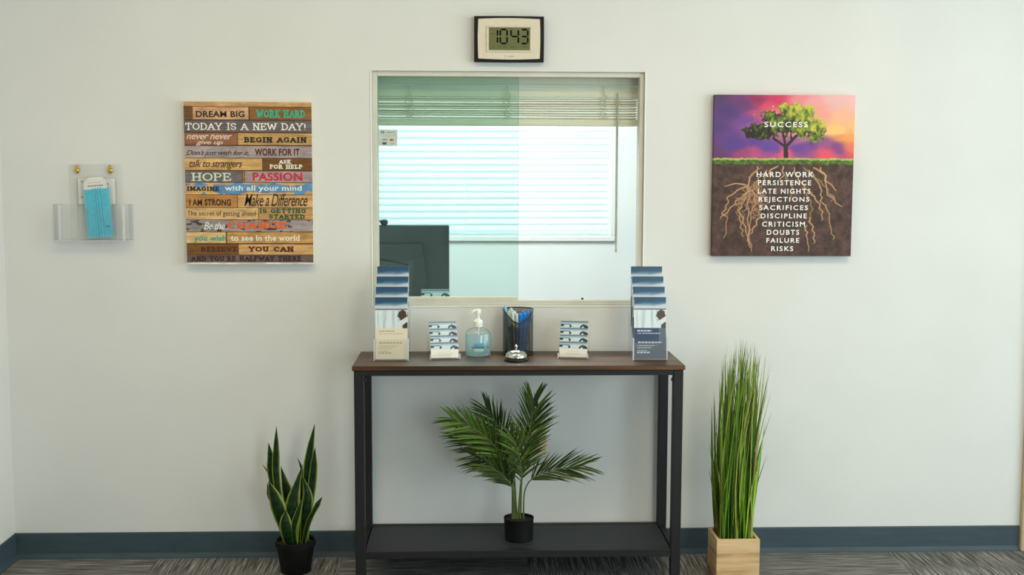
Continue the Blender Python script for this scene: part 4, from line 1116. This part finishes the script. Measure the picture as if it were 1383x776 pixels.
# palm on the shelf
PZ = .1246
pa = empty('potted_palm', (.091, -.21, PZ), 'green palm in a black pot on the lower shelf of the console table', 'plant')
pot('pot', pa, [(.048, 0), (.051, .003), (.0535, .074), (.0545, .078), (.0545, .082), (.0515, .082), (.049, .070)], M_pot)
MB().lathe([(.05, .072), (.03, .075), (.001, .076)], 0, 0, 32, cap0=False).build('soil', M_soil, pa, smooth=True)
KP = .000848
def PP(x, y, dy): return Vector(((x - 377) * KP, dy, .076 + (620 - y) * KP))
M_stem = pm('palm_stem', col(86, 102, 48), .5, var=.12)
def frond(path, dys, L0, start, ang, nl, seed, tilt=0.0, tone=1.0, asym=1.0, droop=.15):
    rr = random.Random(seed)
    path = [(377 + (path[0][0] - 377) * 2.4, path[0][1])] + list(path[1:])
    P = catmull([PP(x, y, d) for (x, y), d in zip(path, dys)], 14); n = len(P)
    rads = [.0027 * (1 - .8 * i / n) + .0004 for i in range(n)]
    fr = MB().tube(P, rads, 6); fo = fr.build('frond', M_stem, pa, smooth=True)
    m = MB()
    for k in range(nl):
        t = start + (1 - start) * (k + .5) / nl
        for sg in (-1, 1):
            tt = min(.999, t + rr.uniform(-.012, .012)); i = min(n - 2, int(tt * (n - 1))); f = tt * (n - 1) - i
            p = P[i].lerp(P[i + 1], f); tan = (P[i + 1] - P[i]).normalized()
            nrm = Vector((math.sin(tilt), -math.cos(tilt), .25)); side = tan.cross(nrm).normalized() * sg
            u = (tt - start) / (1 - start)
            ln = L0 * KP * (.72 + .58 * math.sin(PI * min(1, u * .8 + .12))) * (1 if sg > 0 else asym) * rr.uniform(.85, 1.1)
            a = math.radians(ang * (1.12 - .62 * u) + rr.uniform(-6, 6))
            d = (tan * math.cos(a) + side * math.sin(a) + nrm * rr.uniform(-.12, .3)).normalized()
            wv = d.cross(nrm).normalized(); up = wv.cross(d)
            wd = .0026 * rr.uniform(.8, 1.2)
            g = np.array((47, 70, 24)) * rr.uniform(.5, 1.2) * tone + np.array((24, 22, 4)) * rr.random()
            rowsv = []
            for s, ww in ((0, .35), (.15, .9), (.4, 1), (.7, .75), (.9, .35), (1, .04)):
                c = p + d * (ln * s) + Vector((0, 0, -1)) * (droop * ln * s * s)
                gg = g * (1 + .25 * s); m.colr = tuple(float(z) for z in s2l(np.clip(gg, 0, 255))) + (1,)
                b = m.addv([c - wv * (wd * ww), c - up * (wd * .35 * ww), c + wv * (wd * ww)]); rowsv.append(b)
            for b0, b1 in zip(rowsv[:-1], rowsv[1:]):
                m.face((b0, b0 + 1, b1 + 1, b1)); m.face((b0 + 1, b0 + 2, b1 + 2, b1 + 1))
    m.build('leaflets', M_leaf, fo, smooth=False, colattr=True)
frond([(375, 622), (382, 480), (398, 330), (426, 200), (436, 105)], [0, -.02, -.03, -.02, -.01], 128, .30, 40, 40, 1, .1)
frond([(372, 622), (355, 470), (305, 340), (215, 235), (95, 165)], [0, .0, -.03, -.06, -.08], 118, .32, 40, 42, 2, -.15, 1.25)
frond([(370, 622), (345, 460), (278, 370), (205, 315), (130, 265)], [0, .02, .03, .04, .05], 110, .34, 38, 34, 3, .0, .9)
frond([(368, 622), (352, 500), (315, 430), (245, 375)], [0, -.01, -.03, -.05], 105, .42, 34, 24, 4, .1, .85)
frond([(374, 622), (352, 400), (300, 260), (240, 160)], [0, .04, .06, .07], 112, .36, 38, 34, 5, -.1, 1.0)
frond([(385, 622), (402, 490), (445, 425), (530, 392), (640, 378)], [0, -.02, -.04, -.05, -.05], 118, .40, 30, 26, 6, .1, .95, 1.0, .10)
frond([(376, 622), (386, 440), (372, 320), (338, 235)], [0, -.03, -.05, -.06], 95, .36, 40, 28, 7, .2, 1.05)
frond([(380, 622), (394, 420), (425, 290), (462, 160)], [0, .03, .05, .05], 108, .36, 36, 34, 8, -.2, .95)
frond([(366, 622), (340, 430), (250, 290), (125, 195)], [0, .03, .03, .0], 118, .36, 40, 36, 9, .15, 1.25)
frond([(368, 622), (350, 480), (300, 395), (190, 345)], [0, .0, -.02, -.03], 108, .40, 34, 28, 10, .0, .85)

# ornamental grass in a wooden box
gx, gy = .8719, -.2165
gp = empty('potted_grass', (gx, gy, 0), 'tall ornamental grass in a square pale wooden planter on the carpet', 'plant')
M_box = wood_mat('pale_planter_wood', col(170, 128, 84), col(216, 180, 134), col(234, 206, 164), (1.5, 1.5, 16), 3.0, .55)
H = .143; a = .0775; tk = .011
pb_ = MB()
pb_.bbox(-a, a, -a, -a + tk, 0, H, .001); pb_.bbox(-a, a, a - tk, a, 0, H, .001); pb_.bbox(-a, -a + tk, -a + tk, a - tk, 0, H, .001); pb_.bbox(a - tk, a, -a + tk, a - tk, 0, H, .001)
pb_.box(-a + tk, a - tk, -a + tk, a - tk, .003, .012)
pb_.build('planter_box', M_box, gp)
MB().box(-a + tk, a - tk, -a + tk, a - tk, .012, .118).build('soil', M_soil, gp)
rr = random.Random(11); m = MB()
def env(xt):   # blade top height for a tip offset from the box centre
    return float(np.interp(xt, [-.10, -.085, -.06, -.035, 0, .03, .06, .09, .125, .15], [.36, .52, .62, .70, .74, .745, .74, .70, .66, .60]))
for k in range(350):
    bx, by = rr.uniform(-.060, .060), rr.uniform(-.060, .060)
    xt = bx * 1.15 + .018 + rr.gauss(0, .022); xt = max(-.098, min(.135, xt))
    if bx > .03 and rr.random() < .25: xt += rr.uniform(0, .03)
    top = env(xt) * (1 - abs(rr.gauss(0, .22)) if rr.random() < .8 else rr.uniform(.4, .7)); top = max(.26, top)
    yt = by * 1.25 + rr.gauss(0, .02); yt = max(-.11, min(.13, yt))
    base = Vector((bx, by, .115)); tip = Vector((xt, yt, .115 + top))
    bend = Vector((rr.gauss(0, .008), rr.gauss(0, .008), 0))
    wide = rr.random() < .42
    w0 = rr.uniform(.0034, .0052) if wide else rr.uniform(.0012, .0024)
    kind = rr.random()
    c0 = (np.array((28, 62, 18)) if kind < .42 else np.array((118, 166, 36)) if kind < .86 else np.array((172, 158, 92))) * rr.uniform(.7, 1.25)
    ct_ = c0 * .4 + np.array((150, 162, 96)) * .6
    az = rr.uniform(-.9, .9); sv = Vector((math.cos(az), math.sin(az), 0)); rows = []
    for i, (s, ww) in enumerate(((0, .8), (.2, 1), (.45, 1), (.7, .8), (.88, .45), (1, .05))):
        p = base.lerp(tip, s) + bend * math.sin(PI * s) - Vector((xt - bx, yt - by, 0)) * (.25 * math.sin(PI * s))
        m.colr = tuple(float(z) for z in s2l(np.clip(c0 * (1 - s ** 2) + ct_ * s ** 2, 0, 255))) + (1,)
        fd = Vector((-sv.y, sv.x, 0)) * (w0 * .4 * ww)
        b = m.addv([p - sv * (w0 * ww), p + fd, p + sv * (w0 * ww)]); rows.append(b)
    for b0, b1 in zip(rows[:-1], rows[1:]):
        m.face((b0, b0 + 1, b1 + 1, b1)); m.face((b0 + 1, b0 + 2, b1 + 2, b1 + 1))
m.build('grass_blades', M_leaf, gp, colattr=True)['kind'] = 'stuff'
